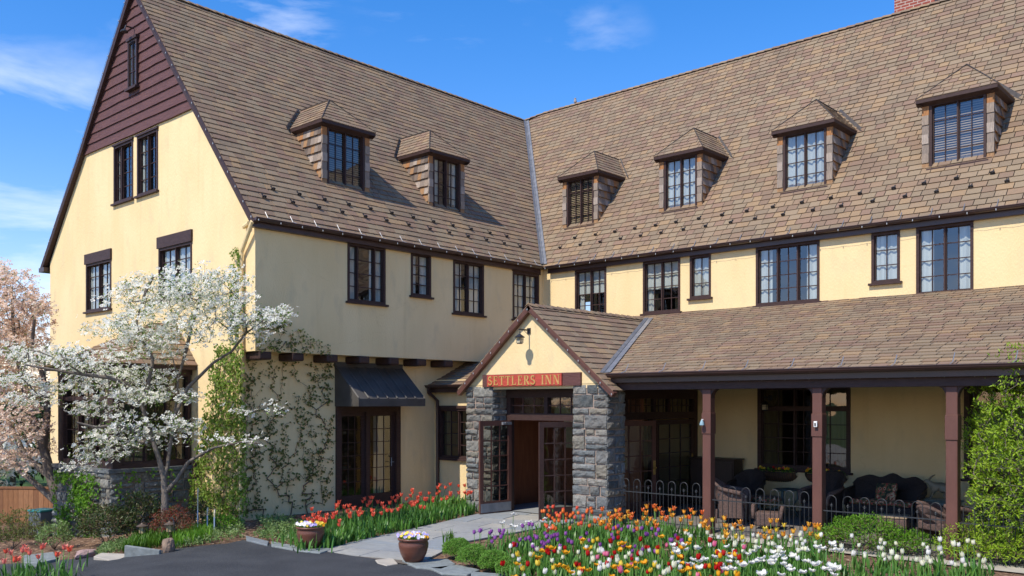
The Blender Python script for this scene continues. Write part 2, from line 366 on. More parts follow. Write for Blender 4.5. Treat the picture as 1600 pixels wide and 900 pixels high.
def wall(mb, F, outline, holes, thick=.22, mi=0, reveal=True):
    """wall sheet with rectangular openings and their reveals; outline convex in (a,b)"""
    outline = ccw(outline)
    xs = sorted({p[0] for p in outline} | {x for h in holes for x in h[:2]}); zs = sorted({p[1] for p in outline} | {z for h in holes for z in h[2:]})
    for i in range(len(xs) - 1):
        for j in range(len(zs) - 1):
            cx, cz = (xs[i] + xs[i + 1]) / 2, (zs[j] + zs[j + 1]) / 2
            if any(h[0] < cx < h[1] and h[2] < cz < h[3] for h in holes): continue
            q = clip_poly([(xs[i], zs[j]), (xs[i + 1], zs[j]), (xs[i + 1], zs[j + 1]), (xs[i], zs[j + 1])], outline)
            if len(q) >= 3: mb.poly([F(a, b, 0) for a, b in q], mi)
    for h in holes:
        c = [(h[0], h[2]), (h[1], h[2]), (h[1], h[3]), (h[0], h[3])]
        for i in range(4):
            a, b = c[i], c[(i + 1) % 4]; mb.poly([F(*a, 0), F(*b, 0), F(*b, -thick), F(*a, -thick)], mi)
    return mb
def strip_obj(name, F, a0, a1, b0, b1, d0, d1, m_, parent): return MB().box(F, a0, a1, b0, b1, d0, d1).build(name, m_, parent)

# terrain height: level in front of the door, falling off to the gable end and a little towards the porch
def gz(x, y):
    X = (x - CAM.x) * UY + (y - CAM.y) * UX
    t = max(0., -X - 5.0)
    z = -.13 * t * t / (t + .9) if t < 9 else -1.05
    z = max(z, -.95)
    return z
# ================================================================ the inn
inn = empty('inn', (0, 0, 0), 0, 'cream stucco inn with steep brown shingled roofs, six dormers and a gabled stone porch', 'inn')
FG = Fr((0, -9.01, 0), (1, 0, 0), (0, 0, 1), (0, -1, 0))      # gable wall
FA = Fr((0, 0, 0), (0, 1, 0), (0, 0, 1), (1, 0, 0))           # long side of the gabled wing, upper storey
FL = Fr((-.5, 0, 0), (0, 1, 0), (0, 0, 1), (1, 0, 0))         # the same, ground floor (set back)
FM = Fr((0, 0, 0), (1, 0, 0), (0, 0, 1), (0, -1, 0))          # main facade
FV = Fr((0, -4.73, 0), (1, 0, 0), (0, 0, 1), (0, -1, 0))      # vestibule front
FS = Fr((0, -3.6, 0), (1, 0, 0), (0, 0, 1), (0, -1, 0))       # small infill wall
FD = Fr((4.83, 0, 0), (0, 1, 0), (0, 0, 1), (1, 0, 0))        # porch door wall
holes = {'G': [], 'A': [], 'L': [], 'M': [], 'S': [], 'D': []}
FRS = {'G': FG, 'A': FA, 'L': FL, 'M': FM, 'S': FS, 'D': FD}
LBL = []
def curtain_mb(mb, F, a0, a1, z0, z1, d, r=None, amp=.02):
    n = max(6, int((a1 - a0) / .045)); p = []
    ph = rnd.random() * 6
    for i in range(n + 1):
        a = a0 + (a1 - a0) * i / n; p.append((a, d + amp * math.sin(i * 1.9 + ph) + amp * .5 * math.sin(i * .83)))
    for i in range(n): mb.poly([F(p[i][0], z0, p[i][1]), F(p[i + 1][0], z0, p[i + 1][1]), F(p[i + 1][0], z1, p[i + 1][1]), F(p[i][0], z1, p[i][1])])
    return mb
def window(wk, a0, a1, z0, z1, cols, rows, lintel=.16, sill=True, curt='sides', mulls=(), trans=None, fw=.055, glass='glass', hole=True, F=None, parent=None, name='window', label=None, curtm='curtain', rec=.07):
    F = F or FRS[wk]; parent = parent or inn
    if hole: holes[wk].append((a0 + .01, a1 - .01, z0 + .01, z1 - .01))
    top = z1 - lintel
    fb = MB()
    fb.box(F, a0, a0 + fw, z0, top, -.14, .02); fb.box(F, a1 - fw, a1, z0, top, -.14, .02)
    fb.box(F, a0 + fw, a1 - fw, top - fw, top, -.14, .018); fb.box(F, a0 + fw, a1 - fw, z0, z0 + fw, -.14, .018)
    i0, i1, j0, j1 = a0 + fw, a1 - fw, z0 + fw, top - fw
    edges = [i0] + [i0 + (i1 - i0) * m_ for m_ in mulls] + [i1]
    for m_ in edges[1:-1]: fb.box(F, m_ - .017, m_ + .017, j0, j1, -.13, -.005)
    zt = [j0, j1]
    if trans: zt = [j0, trans, j1]; fb.box(F, i0, i1, trans - .04, trans + .04, -.128, -.003)
    w_ = fb.build(name, M['trim'], parent)
    mb = MB(); n_s = len(edges) - 1
    for k in range(n_s):
        e0, e1 = edges[k] + (.014 if k else 0), edges[k + 1] - (.014 if k < n_s - 1 else 0); c = max(1, round(cols / n_s))
        sb = .015
        for (q0, q1, rr) in ([(zt[0], zt[1], rows)] if not trans else [(zt[0], zt[1] - .04, rows), (zt[1] + .04, zt[2], 1)]):
            mb.box(F, e0, e0 + sb, q0, q1, -rec - .018, -rec + .022); mb.box(F, e1 - sb, e1, q0, q1, -rec - .018, -rec + .022)
            mb.box(F, e0 + sb, e1 - sb, q0, q0 + sb, -rec - .018, -rec + .02); mb.box(F, e0 + sb, e1 - sb, q1 - sb, q1, -rec - .018, -rec + .02)
            for i in range(1, c): x = e0 + (e1 - e0) * i / c; mb.box(F, x - .009, x + .009, q0 + sb, q1 - sb, -rec - .014, -rec + .014)
            for i in range(1, rr): x = q0 + (q1 - q0) * i / rr; mb.box(F, e0 + sb, e1 - sb, x - .009, x + .009, -rec - .012, -rec + .012)
    mb.build('sash', M['trim'], w_)
    g = MB().poly([F(i0, j0, -rec), F(i1, j0, -rec), F(i1, j1, -rec), F(i0, j1, -rec)]).build('glass', M[glass], w_)
    if lintel: MB().box(F, a0 - .03, a1 + .03, top, z1, -.05, .05).build('lintel', M['trim'], w_)
    if sill: MB().box(F, a0 - .05, a1 + .05, z0 - .045, z0, -.05, .075).build('sill', M['trim'], w_)
    if curt:
        cb = MB(); W_ = i1 - i0; d = -.115
        if curt == 'sides':
            q = (.2 if wk != 'A' else .34) + .1 * rnd.random(); curtain_mb(cb, F, i0 - .03, i0 + W_ * q, j0 - .05, j1 + .03, d); cb.build('curtain', M[curtm], w_); cb = MB(); curtain_mb(cb, F, i1 - W_ * q, i1 + .03, j0 - .05, j1 + .03, d)
        elif curt == 'top':
            curtain_mb(cb, F, i0, i1, j0 + (j1 - j0) * (.45 + .1 * rnd.random()), j1 + .02, d, amp=.008); cb.build('curtain', M[curtm], w_); cb = MB(); curtain_mb(cb, F, i0, i0 + W_ * .16, j0 - .05, j1, d - .05)
        elif curt == 'full':
            curtain_mb(cb, F, i0 - .03, i1 + .03, j0 - .05, j1 + .02, d)
        elif curt == 'blind':
            z = j0
            while z < j1:
                cb.poly([F(i0, z, d + .012), F(i1, z, d + .012), F(i1, z + .028, d - .012), F(i0, z + .028, d - .012)]); z += .05
        cb.build('curtain' if curt != 'blind' else 'blind', M[curtm] if curt != 'blind' else M['blind'], w_)
    if label: w_['label'] = label
    return w_

# gable windows
window('G', -5.46, -4.99, 9.98, 11.2, 2, 3, .07, True, None, mulls=(.5,), hole=False, F=Fr((0, -9.09, 0), (1, 0, 0), (0, 0, 1), (0, -1, 0)), rec=.02)
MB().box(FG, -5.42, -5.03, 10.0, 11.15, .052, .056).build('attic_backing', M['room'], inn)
MB().tube([FG(-5.23, 11.42, .05), FG(-5.23, 11.42, .25), FG(-5.23, 11.30, .28)], .02, 6).lathe([(.02, .06), (.09, 0), (.085, -.02), (.0, -.02)], tuple(FG(-5.23, 11.28, .28)), 12).build('attic_lamp', M['dark'], inn)
window('G', -6.40, -5.36, 7.36, 8.84, 3, 4, .05, True, 'sides', mulls=(.35,))
window('G', -5.14, -4.10, 7.36, 8.84, 4, 4, .05, True, 'sides', mulls=(.5,))
window('G', -8.03, -6.55, 4.78, 6.28, 4, 4, .26, True, 'full', mulls=(.5,))
window('G', -4.06, -2.53, 4.78, 6.24, 4, 4, .26, True, 'full', mulls=(.5,))
# long side
window('A', -6.70, -5.62, 4.66, 6.14, 4, 4, .18, True, 'sides', mulls=(.25, .75))
window('A', -4.84, -4.20, 4.95, 6.13, 2, 4, .15, True, 'sides')
window('A', -3.45, -2.36, 4.64, 6.12, 4, 4, .16, True, 'sides', mulls=(.5,))
window('A', -1.25, -.18, 4.64, 6.08, 4, 4, .16, True, 'full', mulls=(.5,))
# main facade, first floor
for (a0, a1, z0, c, r, cu, mu_) in [(1.13, 2.16, 4.64, 4, 4, 'top', (.5,)), (3.30, 4.38, 4.64, 4, 4, 'top', (.5,)), (4.65, 5.22, 4.92, 2, 3, 'full', ()), (6.38, 7.88, 4.62, 6, 4, 'sides', (.33, .67)), (9.0, 9.58, 4.90, 2, 3, 'full', ()), (9.90, 10.97, 4.58, 4, 4, 'sides', (.5,)), (12.3, 13.4, 4.6, 4, 4, 'sides', (.5,)), (14.5, 15.6, 4.6, 4, 4, 'sides', (.5,))]:
    window('M', a0, a1, z0, 6.12, c, r, .17, True, cu, mulls=mu_)
# porch windows
window('M', 6.42, 8.56, .92, 2.80, 6, 4, .0, True, 'sides', mulls=(.40, .60), trans=2.28, glass='glass_dark', curtm='tan_curtain', fw=.09, name='porch_window')
window('M', 10.80, 12.94, .92, 2.80, 6, 4, .0, True, 'sides', mulls=(.40, .60), trans=2.28, glass='glass_dark', curtm='tan_curtain', fw=.09, name='porch_window')
window('S', -.33, 1.02, 1.04, 2.34, 4, 4, .07, True, 'sides', mulls=(.5,), curtm='tan_curtain', glass='glass_dark', label='small brown window beside the stone pier')

# walls
H0 = -1.2
gable_line = [(-10.42, H0), (-.5, H0), (-.5, 3.46), (0, 3.46), (0, 6.22), (-2.26, 8.90), (-5.2, 12.46), (-8.23, 8.90), (-10.42, 6.5)]
mb = MB()
wall(mb, FG, [(-10.42, H0), (-.5, H0), (-.5, 3.46), (-.5, 8.9), (-10.42, 8.9)][:2] + [(-.5, 6.15), (-10.42, 6.15)], [h for h in holes['G'] if h[3] < 6.4 and h[3] <= 6.15] + [])
holesG = holes['G']
mb = MB()
wall(mb, FG, [(-10.42, H0), (-.5, H0), (-.5, 3.46), (-10.42, 3.46)], [(-5.2, -2.6, 1.2, 3.0)])
wall(mb, FG, [(-10.42, 3.46), (0, 3.46), (0, 6.22), (-2.3, 8.93), (-8.16, 8.93), (-10.42, 6.32)], [h for h in holesG if h[2] < 8.9])
mb.poly([FA(-9.01, 3.46, 0), FL(-9.01, 3.46, 0), FL(0, 3.46, 0), FA(0, 3.46, 0)])           # soffit of the jetty
mb.poly([(-10.42, -9.01, H0), (-10.42, 9, H0), (-10.42, 9, 6.3), (-10.42, -9.01, 6.3)])
mb.build('gable_wall', M['stucco'], inn)
mb = MB(); wall(mb, FA, [(-9.01, 3.46), (0, 3.46), (0, 6.22), (-9.01, 6.22)], holes['A']); mb.build('upper_wall', M['stucco'], inn)
holes['L'].append((-6.60, -4.84, -.1, 2.31))
mb = MB(); wall(mb, FL, [(-9.01, H0), (0, H0), (0, 3.46), (-9.01, 3.46)], holes['L']); mb.build('lower_wall', M['stucco'], inn)
mb = MB(); wall(mb, FM, [(0, -.3), (17, -.3), (17, 6.22), (0, 6.22)], holes['M'])
mb.poly([(17, 0, -.3), (17, 9, -.3), (17, 9, 6.2), (17, 5.3, 12.5), (17, 0, 6.2)])
mb.build('main_wall', M['stucco'], inn)
mb = MB(); wall(mb, FS, [(-.5, -.3), (1.80, -.3), (1.80, 2.98), (-.5, 2.98)], holes['S']); mb.build('infill_wall', M['stucco'], inn)
# interior linings so that rooms read as rooms (floors, back walls, ceilings)
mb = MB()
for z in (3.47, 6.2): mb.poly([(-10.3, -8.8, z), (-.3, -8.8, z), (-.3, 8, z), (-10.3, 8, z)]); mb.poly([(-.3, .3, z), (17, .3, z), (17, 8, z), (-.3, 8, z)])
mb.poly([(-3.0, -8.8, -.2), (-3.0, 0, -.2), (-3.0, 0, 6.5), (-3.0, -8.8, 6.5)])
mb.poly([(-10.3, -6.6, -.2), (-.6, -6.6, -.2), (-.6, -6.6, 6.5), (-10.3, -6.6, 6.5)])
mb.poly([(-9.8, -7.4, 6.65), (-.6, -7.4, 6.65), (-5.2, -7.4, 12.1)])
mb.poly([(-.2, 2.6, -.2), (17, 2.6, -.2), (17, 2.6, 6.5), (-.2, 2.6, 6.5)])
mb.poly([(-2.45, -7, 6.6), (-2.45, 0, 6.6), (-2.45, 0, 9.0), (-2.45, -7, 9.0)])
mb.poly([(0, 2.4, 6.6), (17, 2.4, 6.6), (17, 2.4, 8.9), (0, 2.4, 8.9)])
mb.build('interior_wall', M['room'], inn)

# siding in the gable top: lapped boards
mb = MB(); z = 8.90; k = 0
rs = random.Random(3)
while z < 12.44:
    hgt = .235
    def xr(zz): return (-10.42 + (zz - 6.32) / 1.155 if zz < 8.93 else -8.16 + (zz - 8.93) * (2.96 / 3.55)), (-(zz - 6.22) / 1.2)
    l0, r0 = xr(z); l1, r1 = xr(min(z + hgt, 12.46))
    a, b = l0, min(r0, 0)
    seg = 10
    for i in range(seg):                       # slightly wavy lower edge (live-edge boards)
        def P(t, zz, d): return FG(a + (b - a) * t if zz < z + .02 else l1 + (r1 - l1) * t, zz, d)
        t0, t1 = i / seg, (i + 1) / seg
        y0 = z - .01 + .018 * noise.noise(V((i * .7, z * 3, 0))); y1 = z - .01 + .018 * noise.noise(V(((i + 1) * .7, z * 3, 0)))
        zz = z + hgt
        mb.poly([P(t0, y0, .05), P(t1, y1, .05), P(t1, zz, .018), P(t0, zz, .018)]); mb.poly([P(t0, y0, 0), P(t1, y1, 0), P(t1, y1, .05), P(t0, y0, .05)])
    z += hgt; k += 1
mb.build('gable_siding', M['siding'], inn)

# ---------------------------------------------------------------- roofs
SL = math.hypot(1, 1.2)
FRL = Fr((0, 0, 6.25), (0, 1, 0), (-1 / SL, 0, 1.2 / SL), (1.2 / SL, 0, 1 / SL))     # wing roof, east slope: a = y
FRM = Fr((0, 0, 6.25), (1, 0, 0), (0, 1 / SL, 1.2 / SL), (0, -1.2 / SL, 1 / SL))     # main roof: a = x
sL, sM = 5.2 * SL, 5.32 * SL
e0 = -.12 * SL
mb = MB()
shingles(mb, FRL, [(-9.13, e0), (-e0 / SL, e0), (5.2, sL), (-9.13, sL)], seed=11)
roofL = mb.build('wing_roof', M['shingle'], inn)
mb = MB(); shingles(mb, FRM, [(.12, e0), (17.2, e0), (17.2, sM), (-4.45, sM), (-5.2, sL), (0, 0)], seed=12)
roofM = mb.build('main_roof', M['shingle'], inn)
mb = MB()
zL, zM = 6.25 + 1.2 * 5.2, 6.25 + 1.2 * 5.32
mb.poly([FRL(-9.12, e0, -.05), FRL(.12, e0, -.05), FRL(5.2, sL, -.05), FRL(-9.12, sL, -.05)])
mb.poly([FRM(0, e0, -.05), FRM(17.1, e0, -.05), FRM(17.1, sM, -.05), FRM(-4.5, sM, -.05), FRM(-5.2, sL, -.05)])
mb.poly([(-10.78, -9.12, 6.18), (-8.2, -9.12, 8.97), (-8.2, 9, 8.97), (-10.78, 9, 6.18)]); mb.poly([(-8.2, -9.12, 8.97), (-5.2, -9.12, zL), (-5.2, 9, zL), (-8.2, 9, 8.97)])
mb.poly([(-4.45, 5.32, zM), (17.1, 5.32, zM), (17.1, 11, 6.2), (-4.45, 11, 6.2)])
mb.poly([(-4.45, 5.32, zM), (-4.45, 11, 6.2), (-6.2, 6.1, 11.2), (-5.2, 5.15, zL)])
mb.build('roof_deck', M['underlay'], inn)
# far slope of the wing, seen edge-on from the gable end
SW = math.hypot(2.58, 2.79)
mb = MB(); FW1 = Fr((-10.78, 0, 6.2), (0, -1, 0), (2.58, 0, 2.79), (-2.79, 0, 2.58)); shingles(mb, FW1, [(-9, 0), (9.13, 0), (9.13, SW), (-9, SW)], .18, .3, seed=5)
FW2 = Fr((-8.2, 0, 8.99), (0, -1, 0), (3.0, 0, zL - 8.97), (-(zL - 8.97), 0, 3.0)); shingles(mb, FW2, [(-9, 0), (9.13, 0), (9.13, math.hypot(3, zL - 8.97)), (-9, math.hypot(3, zL - 8.97))], .18, .3, seed=6)
mb.build('far_roof_slope', M['shingle'], inn)
# ridge caps
def ridge_caps(p, q, name='ridge_cap', wd=.12, st=.24, dz=.03, lift=.03, parent=None):
    mb = MB(); p, q = V(p), V(q); L_ = (q - p).length; t = (q - p).normalized(); s = t.cross(UP).normalized(); n = int(L_ / st); up = s.cross(t)
    for i in range(n):
        a = p + t * (i * st); b = p + t * ((i + 1) * st + .03); h0 = lift + .022; h1 = lift
        for sg in (1, -1):
            mb.poly([a + up * h0, a + s * sg * wd + up * (h0 - wd * .95 + .02), b + s * sg * wd + up * (h1 - wd * .95 + .02), b + up * h1][::sg])
        mb.poly([a + up * h0, a + s * wd + up * (h0 - wd * .95 + .02), a + up * (h0 - .03), a - s * wd + up * (h0 - wd * .95 + .02)])
    return mb.build(name, M['shingle'], parent or inn)
ridge_caps((-5.2, -9.13, zL), (-5.2, 5.1, zL), parent=roofL); ridge_caps((-4.45, 5.32, zM), (17.2, 5.32, zM), parent=roofM); ridge_caps((-5.2, 5.15, zL), (-4.45, 5.32, zM), wd=.1, parent=roofM)
# valley flashing
mb = MB(); vd = (FRL(5.2, sL) - FRL(0, 0)).normalized()
p0, p1 = V((.04, -.04, 6.2)), V((-5.18, 5.18, zL - .02))
for F_, sg in ((FRL, 1), (FRM, 1)):
    side = (V((0, -1, 0)) if F_ is FRL else V((1, 0, 0)))
    mb.poly([p0 + F_.n * .035, p0 + side * .16 + F_.n * .045, p1 + side * .16 + F_.n * .045, p1 + F_.n * .035])
mb.tube([p0 + (FRL.n + FRM.n) * .04, p1 + (FRL.n + FRM.n) * .04], .018, 4)
mb.build('valley_flashing', M['flash'], roofM)
# snow guards: two staggered rows above the eaves
def snow_guards(F, a0, a1, st, parent, skip=()):
    proto = None; a = a0; k = 0
    while a < a1:
        s = (.62, .98, .80, 1.16)[k % 4] if False else (.56 + .34 * (k % 2))
        if not any(x0 < a < x1 for x0, x1 in skip) or s < .8:
            if proto is None:
                mb = MB(); mb.box(F, -.012, .012, -.02, .10, .012, .03); mb.box(F, -.045, -.012, -.03, -.01, .012, .07); mb.box(F, .012, .045, -.03, -.01, .012, .07); mb.box(F, -.024, .024, -.032, -.008, .055, .08)
                proto = mb.build('snow_guard', M['dark'], parent); proto.location = F.e1 * a + F.e2 * s; o = proto
            else:
                o = proto.copy(); col.objects.link(o); o.parent = parent; o.location = F.e1 * a + F.e2 * s
        a += st * (.9 + .2 * rnd.random()); k += 1
snow_guards(FRL, -8.6, -.5, .33, roofL); snow_guards(FRM, .35, 16.5, .33, roofM)
# eaves: gutters with straps, fascia
def gutter(name, p, q, out_, r=.062, parent=None, straps=.6, drop=0.):
    p, q = V(p), V(q); t = (q - p).normalized(); o_ = V(out_); mb = MB(); n = 7
    pr = []
    for i in range(n + 1):
        an = math.pi * i / n; pr.append((-math.cos(an) * r, -math.sin(an) * r * 1.05))
    for i in range(n):
        (a, b), (c, d) = pr[i], pr[i + 1]
        mb.poly([p + o_ * (a + r) + UP * b, q + o_ * (a + r) + UP * b, q + o_ * (c + r) + UP * d, p + o_ * (c + r) + UP * d])
    mb.tube([p + o_ * 2 * r, q + o_ * 2 * r], .011, 5); mb.poly([p + o_ * (a_ + r) + UP * b_ for a_, b_ in pr]); mb.poly([q + o_ * (a_ + r) + UP * b_ for a_, b_ in pr][::-1])
    # fascia under and behind the gutter
    s_ = o_ * -.02
    for (d0, z0, z1) in ((0, -.17, .02),):
        k = [p + s_ + UP * z0, q + s_ + UP * z0, q + s_ + UP * z1, p + s_ + UP * z1]; mb.poly(k)
        mb.poly([p + s_ + UP * z0, q + s_ + UP * z0, q - o_ * .16 + UP * z0, p - o_ * .16 + UP * z0])
    g = mb.build(name, M['gutter'], parent or inn)
    if straps:
        L_ = (q - p).length; i = .35
        proto = None
        while i < L_:
            if proto is None:
                b_ = MB().tube([p + o_ * 2 * r + UP * .005, p + UP * .055 - o_ * .02, p - o_ * .12 + UP * .19], .0085, 4); proto = b_.build('gutter_strap', M['flash'], g); proto.location = t * i
            else: o = proto.copy(); col.objects.link(o); o.parent = g; o.location = t * i
            i += straps
    return g
ez = 6.25 - .12 * 1.2 + .01
gutter('wing_gutter', (.12, -9.13, ez), (.12, -.26, ez), (1, 0, 0)); gutter('main_gutter', (.26, -.12, ez), (17.1, -.12, ez), (0, -1, 0))
# gable verge boards
def rake(name, F, pts, wd=.15, d0=.02, d1=.13, m_='trim'):
    mb = MB()
    for (a, b), (c, d) in zip(pts[:-1], pts[1:]):
        v_ = V((c - a, d - b)); nrm = V((v_.y, -v_.x)).normalized()
        if nrm.y > 0: nrm = -nrm
        q = [(a, b), (c, d), (c + nrm.x * wd, d + nrm.y * wd), (a + nrm.x * wd, b + nrm.y * wd)]
        mb.prism(F, ccw(q), d0, d1)
    return mb.build(name, M[m_], inn)
rake('rake_board', FG, [(.17, 6.06), (-5.2, 12.5)], .14); rake('rake_board', FG, [(-10.8, 6.2), (-8.2, 8.98), (-5.2, 12.5)], .14)
MB().box(FG, -10.86, -10.5, 6.08, 6.2, -.4, .14).build('eave_return', M['gutter'], inn)
MB().wbox(7.60, 8.6, 5.34, 6.1, 12.2, 14.0).build('chimney', M['brick'], roofM)

# dormers
def dormer(F0, W_, parent, label=None, curt='full', rows=4, dark=False):
    """F0: frame whose b is height above the sill line on the roof, d outward, a along; built in world space."""
    F = F0; d = MB(); H = 1.42; zb = 0.0
    root = MB()
    fw = .11
    root.box(F, 0, fw, -.12, H, -.3, 0); root.box(F, W_ - fw, W_, -.12, H, -.3, 0)
    dm = root.build('dormer', M['cedar'], parent)
    if label: dm['label'] = label
    # shingled cheeks, lapped courses
    for sg, a in ((-1, 0), (1, W_)):
        ch = MB(); k = 0; z = -.05
        while z < H:
            z1 = min(z + .2, H)
            L0 = (z) / 1.2 + .02; L1 = z1 / 1.2 + .02
            n = max(1, int(L1 / .13)); 
            for i in range(n):
                u0, u1 = L1 * i / n + .002, L1 * (i + 1) / n - .002; jt = rnd.random() * .015
                p = [F(a + sg * .05, z - jt, -min(u0, max(L0, 0))), F(a + sg * .05, z - jt, -min(u1, max(L0 + .0, 0))), F(a + sg * .008, z1, -u1), F(a + sg * .008, z1, -u0)]
                if (p[0] - p[1]).length < .01 and i > 0: p = [p[0], p[2], p[3]]
                ch.poly(p); ch.poly([p[0] - V(F.e1) * sg * .05, p[0], p[1], p[1] - V(F.e1) * sg * .05])
            z = z1; k += 1
        # front corner board of shingles
        z = -.08; k2 = 0
        while z < H:
            z1 = min(z + .2, H); a_ = (a, a + fw) if sg < 0 else (a - fw, a)
            ch.box(F, a_[0] - (.03 if sg < 0 else -.004), a_[1] + (.03 if sg > 0 else -.004), z + .0, z1 - .004, -.02, .02 + .016 * (k2 % 2)); z = z1; k2 += 1
        ch.poly([F(a, -.1, 0), F(a, H, 0), F(a, H, -H / 1.2 - .05), F(a, 0, -.02)])
        ch.build('cheek', M['cedar'], dm)
    # window
    window(None, fw + .01, W_ - fw - .01, -.02, H, 4, rows, .07, True, curt, mulls=(.5,), fw=.05, hole=False, F=F, parent=dm, name='window_frame')
    for q in list(dm.children):
        if q.name.startswith('window_frame'):
            for s in list(q.children): s.parent = dm
    # roof: hipped
    o = .12; zE = H + .02; pk = .78; rise = .76
    a0, a1, c = -o, W_ + o, W_ / 2; df = .14
    Pk = F(c, zE + rise, -(pk - df)); back = -( (zE + rise) / 1.2 + .05); rb = F(c, zE + rise, back)
    A = F(a0, zE, df); B = F(a1, zE, df); bk = -(zE / 1.2 + .03); C = F(a1, zE, bk); D = F(a0, zE, bk)
    rf = MB()
    def slope(p, q, tri):
        e1 = (q - p).normalized(); mid = tri[0]; nrm = (q - p).cross(tri[0] - p).normalized()
        if nrm.z < 0: nrm = -nrm
        e2 = nrm.cross(e1).normalized(); 
        if e2.z < 0: e2 = -e2
        FF = Fr(p, e1, e2, nrm)
        pl = [((x - p).dot(e1), (x - p).dot(e2)) for x in [p, q] + tri]
        # convex order
        shingles(rf, FF, pl, .155, .24, .016, seed=int(abs(p.x * 37 + p.y * 91)) + 3)
        rf.poly([FF(a, b, -.006) for a, b in ccw(pl)])
    slope(A, B, [Pk]); slope(B, C, [rb, Pk]); slope(A, D, [rb, Pk])
    ro = rf.build('dormer_roof', M['shingle'], dm)
    ev = MB()
    for p, q in ((A, B), (B, C), (A, D)):
        t = (q - p).normalized(); cen = F(c, zE, -.4); inw = (cen - (p + q) / 2); inw = (inw - t * inw.dot(t)).normalized()
        ev.poly([p, q, q - UP * .07, p - UP * .07]); ev.poly([p - UP * .07, q - UP * .07, q + inw * .12 - UP * .13 , p + inw * .12 - UP * .13])
    ev.build('dormer_eave', M['trim'], dm)
    hp = MB()
    for p in (A, B): hp.tube([p + UP * .02, Pk + UP * .035], .013, 5)
    hp.tube([Pk + UP * .03, rb + UP * .03], .016, 5)
    hp.build('hip_cap', M['underlay'], dm)
    fl = MB()
    for p in (C, D):
        sg = 1 if p is C else -1; e = F.e1 * sg
        p0_ = p + UP * .02; q0 = rb + UP * .03
        fl.poly([p0_, p0_ + e * .17 + F.n * .19, q0 + e * .15 + F.n * .17, q0])
        fl.poly([p0_, q0, q0 + UP * .04 + F.n * .04, p0_ + UP * .05])
    fl.build('dormer_flashing', M['flash'], dm)
    return dm
dinfo = [('A', -6.62, 1.32, 'blind', 'cedar cheeked dormer nearest the gable end'), ('A', -3.31, 1.22, 'sides', None)]
for k_, a, W_, cu, lb in dinfo:
    dormer(Fr((-1.02, a, 7.44), (0, 1, 0), (0, 0, 1), (1, 0, 0)), W_, inn, lb, cu)
for x, W_, cu in [(0.0, 1.18, 'blind'), (3.22, 1.2, 'full'), (6.49, 1.27, 'full'), (9.75, 1.33, 'blind'), (13.0, 1.3, 'blind')]:
    dormer(Fr((x, .92, 7.34), (1, 0, 0), (0, 0, 1), (0, -1, 0)), W_, inn, None, cu)

# jetty beams
proto = None
for y in (-8.79, -8.0, -7.12, -6.24, -5.37, -4.51, -3.62):
    if proto is None:
        proto = MB().wbox(-.5, .04, -.145, .145, 3.29, 3.455).build('beam_end', M['trim'], inn); bevel(proto, .03, 2); proto.location = (0, y, 0)
    else: o = proto.copy(); col.objects.link(o); o.parent = inn; o.location = (0, y, 0)

# garden door below the awning
F = FL
mb = MB()
for a in (-6.65, -4.89): mb.box(F, a, a + .13, -.1, 2.36, -.16, .05)
mb.box(F, -6.52, -4.89, 2.2, 2.36, -.16, .045); mb.box(F, -5.78, -5.70, 0, 2.2, -.15, .02); mb.box(F, -6.52, -4.89, -.1, .03, -.2, .06)
gd = mb.build('garden_door', M['trim'], inn); gd['label'] = 'dark glazed garden door under the metal awning'
for (a0, a1) in ((-6.52, -5.78), (-5.70, -4.89)):
    mb = MB(); c = 3
    mb.box(F, a0, a0 + .09, .03, 2.2, -.09, -.05); mb.box(F, a1 - .09, a1, .03, 2.2, -.09, -.05); mb.box(F, a0 + .09, a1 - .09, 2.1, 2.2, -.09, -.052); mb.box(F, a0 + .09, a1 - .09, .03, .28, -.09, -.052)
    for i in range(1, c): x = a0 + .09 + (a1 - a0 - .18) * i / c; mb.box(F, x - .008, x + .008, .28, 2.1, -.082, -.058)
    for i in range(1, 6): x = .28 + 1.82 * i / 6; mb.box(F, a0 + .09, a1 - .09, x - .008, x + .008, -.08, -.06)
    mb.build('door_leaf', M['trim'], gd)
MB().poly([F(-6.5, .05, -.07), F(-4.9, .05, -.07), F(-4.9, 2.2, -.07), F(-6.5, 2.2, -.07)]).build('glass', M['glass_dark'], gd)
curtain_mb(MB(), F, -5.4, -5.05, .1, 2.15, -.22).build('curtain', M['curtain'], gd)
MB().tube([F(-4.97, 1.0, 0), F(-4.97, 1.0, .04), F(-5.06, 1.0, .04)], .009, 6).tube([F(-4.97, .9, -.045), F(-4.97, 1.1, -.045)], .012, 4).build('door_handle', M['flash'], gd)
# awning of standing-seam metal
A0, A1, zT, zB, out_a = -6.66, -4.72, 3.24, 2.50, .85
mb = MB()
mb.poly([F(A0, zT, .02), F(A1, zT, .02), F(A1, zB, out_a), F(A0, zB, out_a)]); mb.poly([F(A0, zT, -.0), F(A1, zT, 0), F(A1, zB - .01, out_a - .03), F(A0, zB - .01, out_a - .03)][::-1])
mb.box(F, A0 - .01, A1 + .01, zB - .17, zB, out_a - .02, out_a + .015)
for a in (A0, A1): mb.prism(Fr(F(a, 0, 0), F.n, F.e2, F.e1), [(0, zB - .17), (out_a, zB - .17), (out_a, zB), (0, zT)], -.008, .008)
aw = mb.build('awning', M['awning'], inn); aw['label'] = 'black standing seam metal awning over the garden door'
for i in range(8):
    a = A0 + (A1 - A0) * i / 7
    MB().tube([F(a, zT + .016, .02), F(a, zB + .018, out_a)], .018, 4).build('seam', M['awning'], aw)
MB().box(F, A0 - .03, A1 + .03, zT - .02, zT + .09, 0, .045).build('awning_flashing', M['awning'], aw)

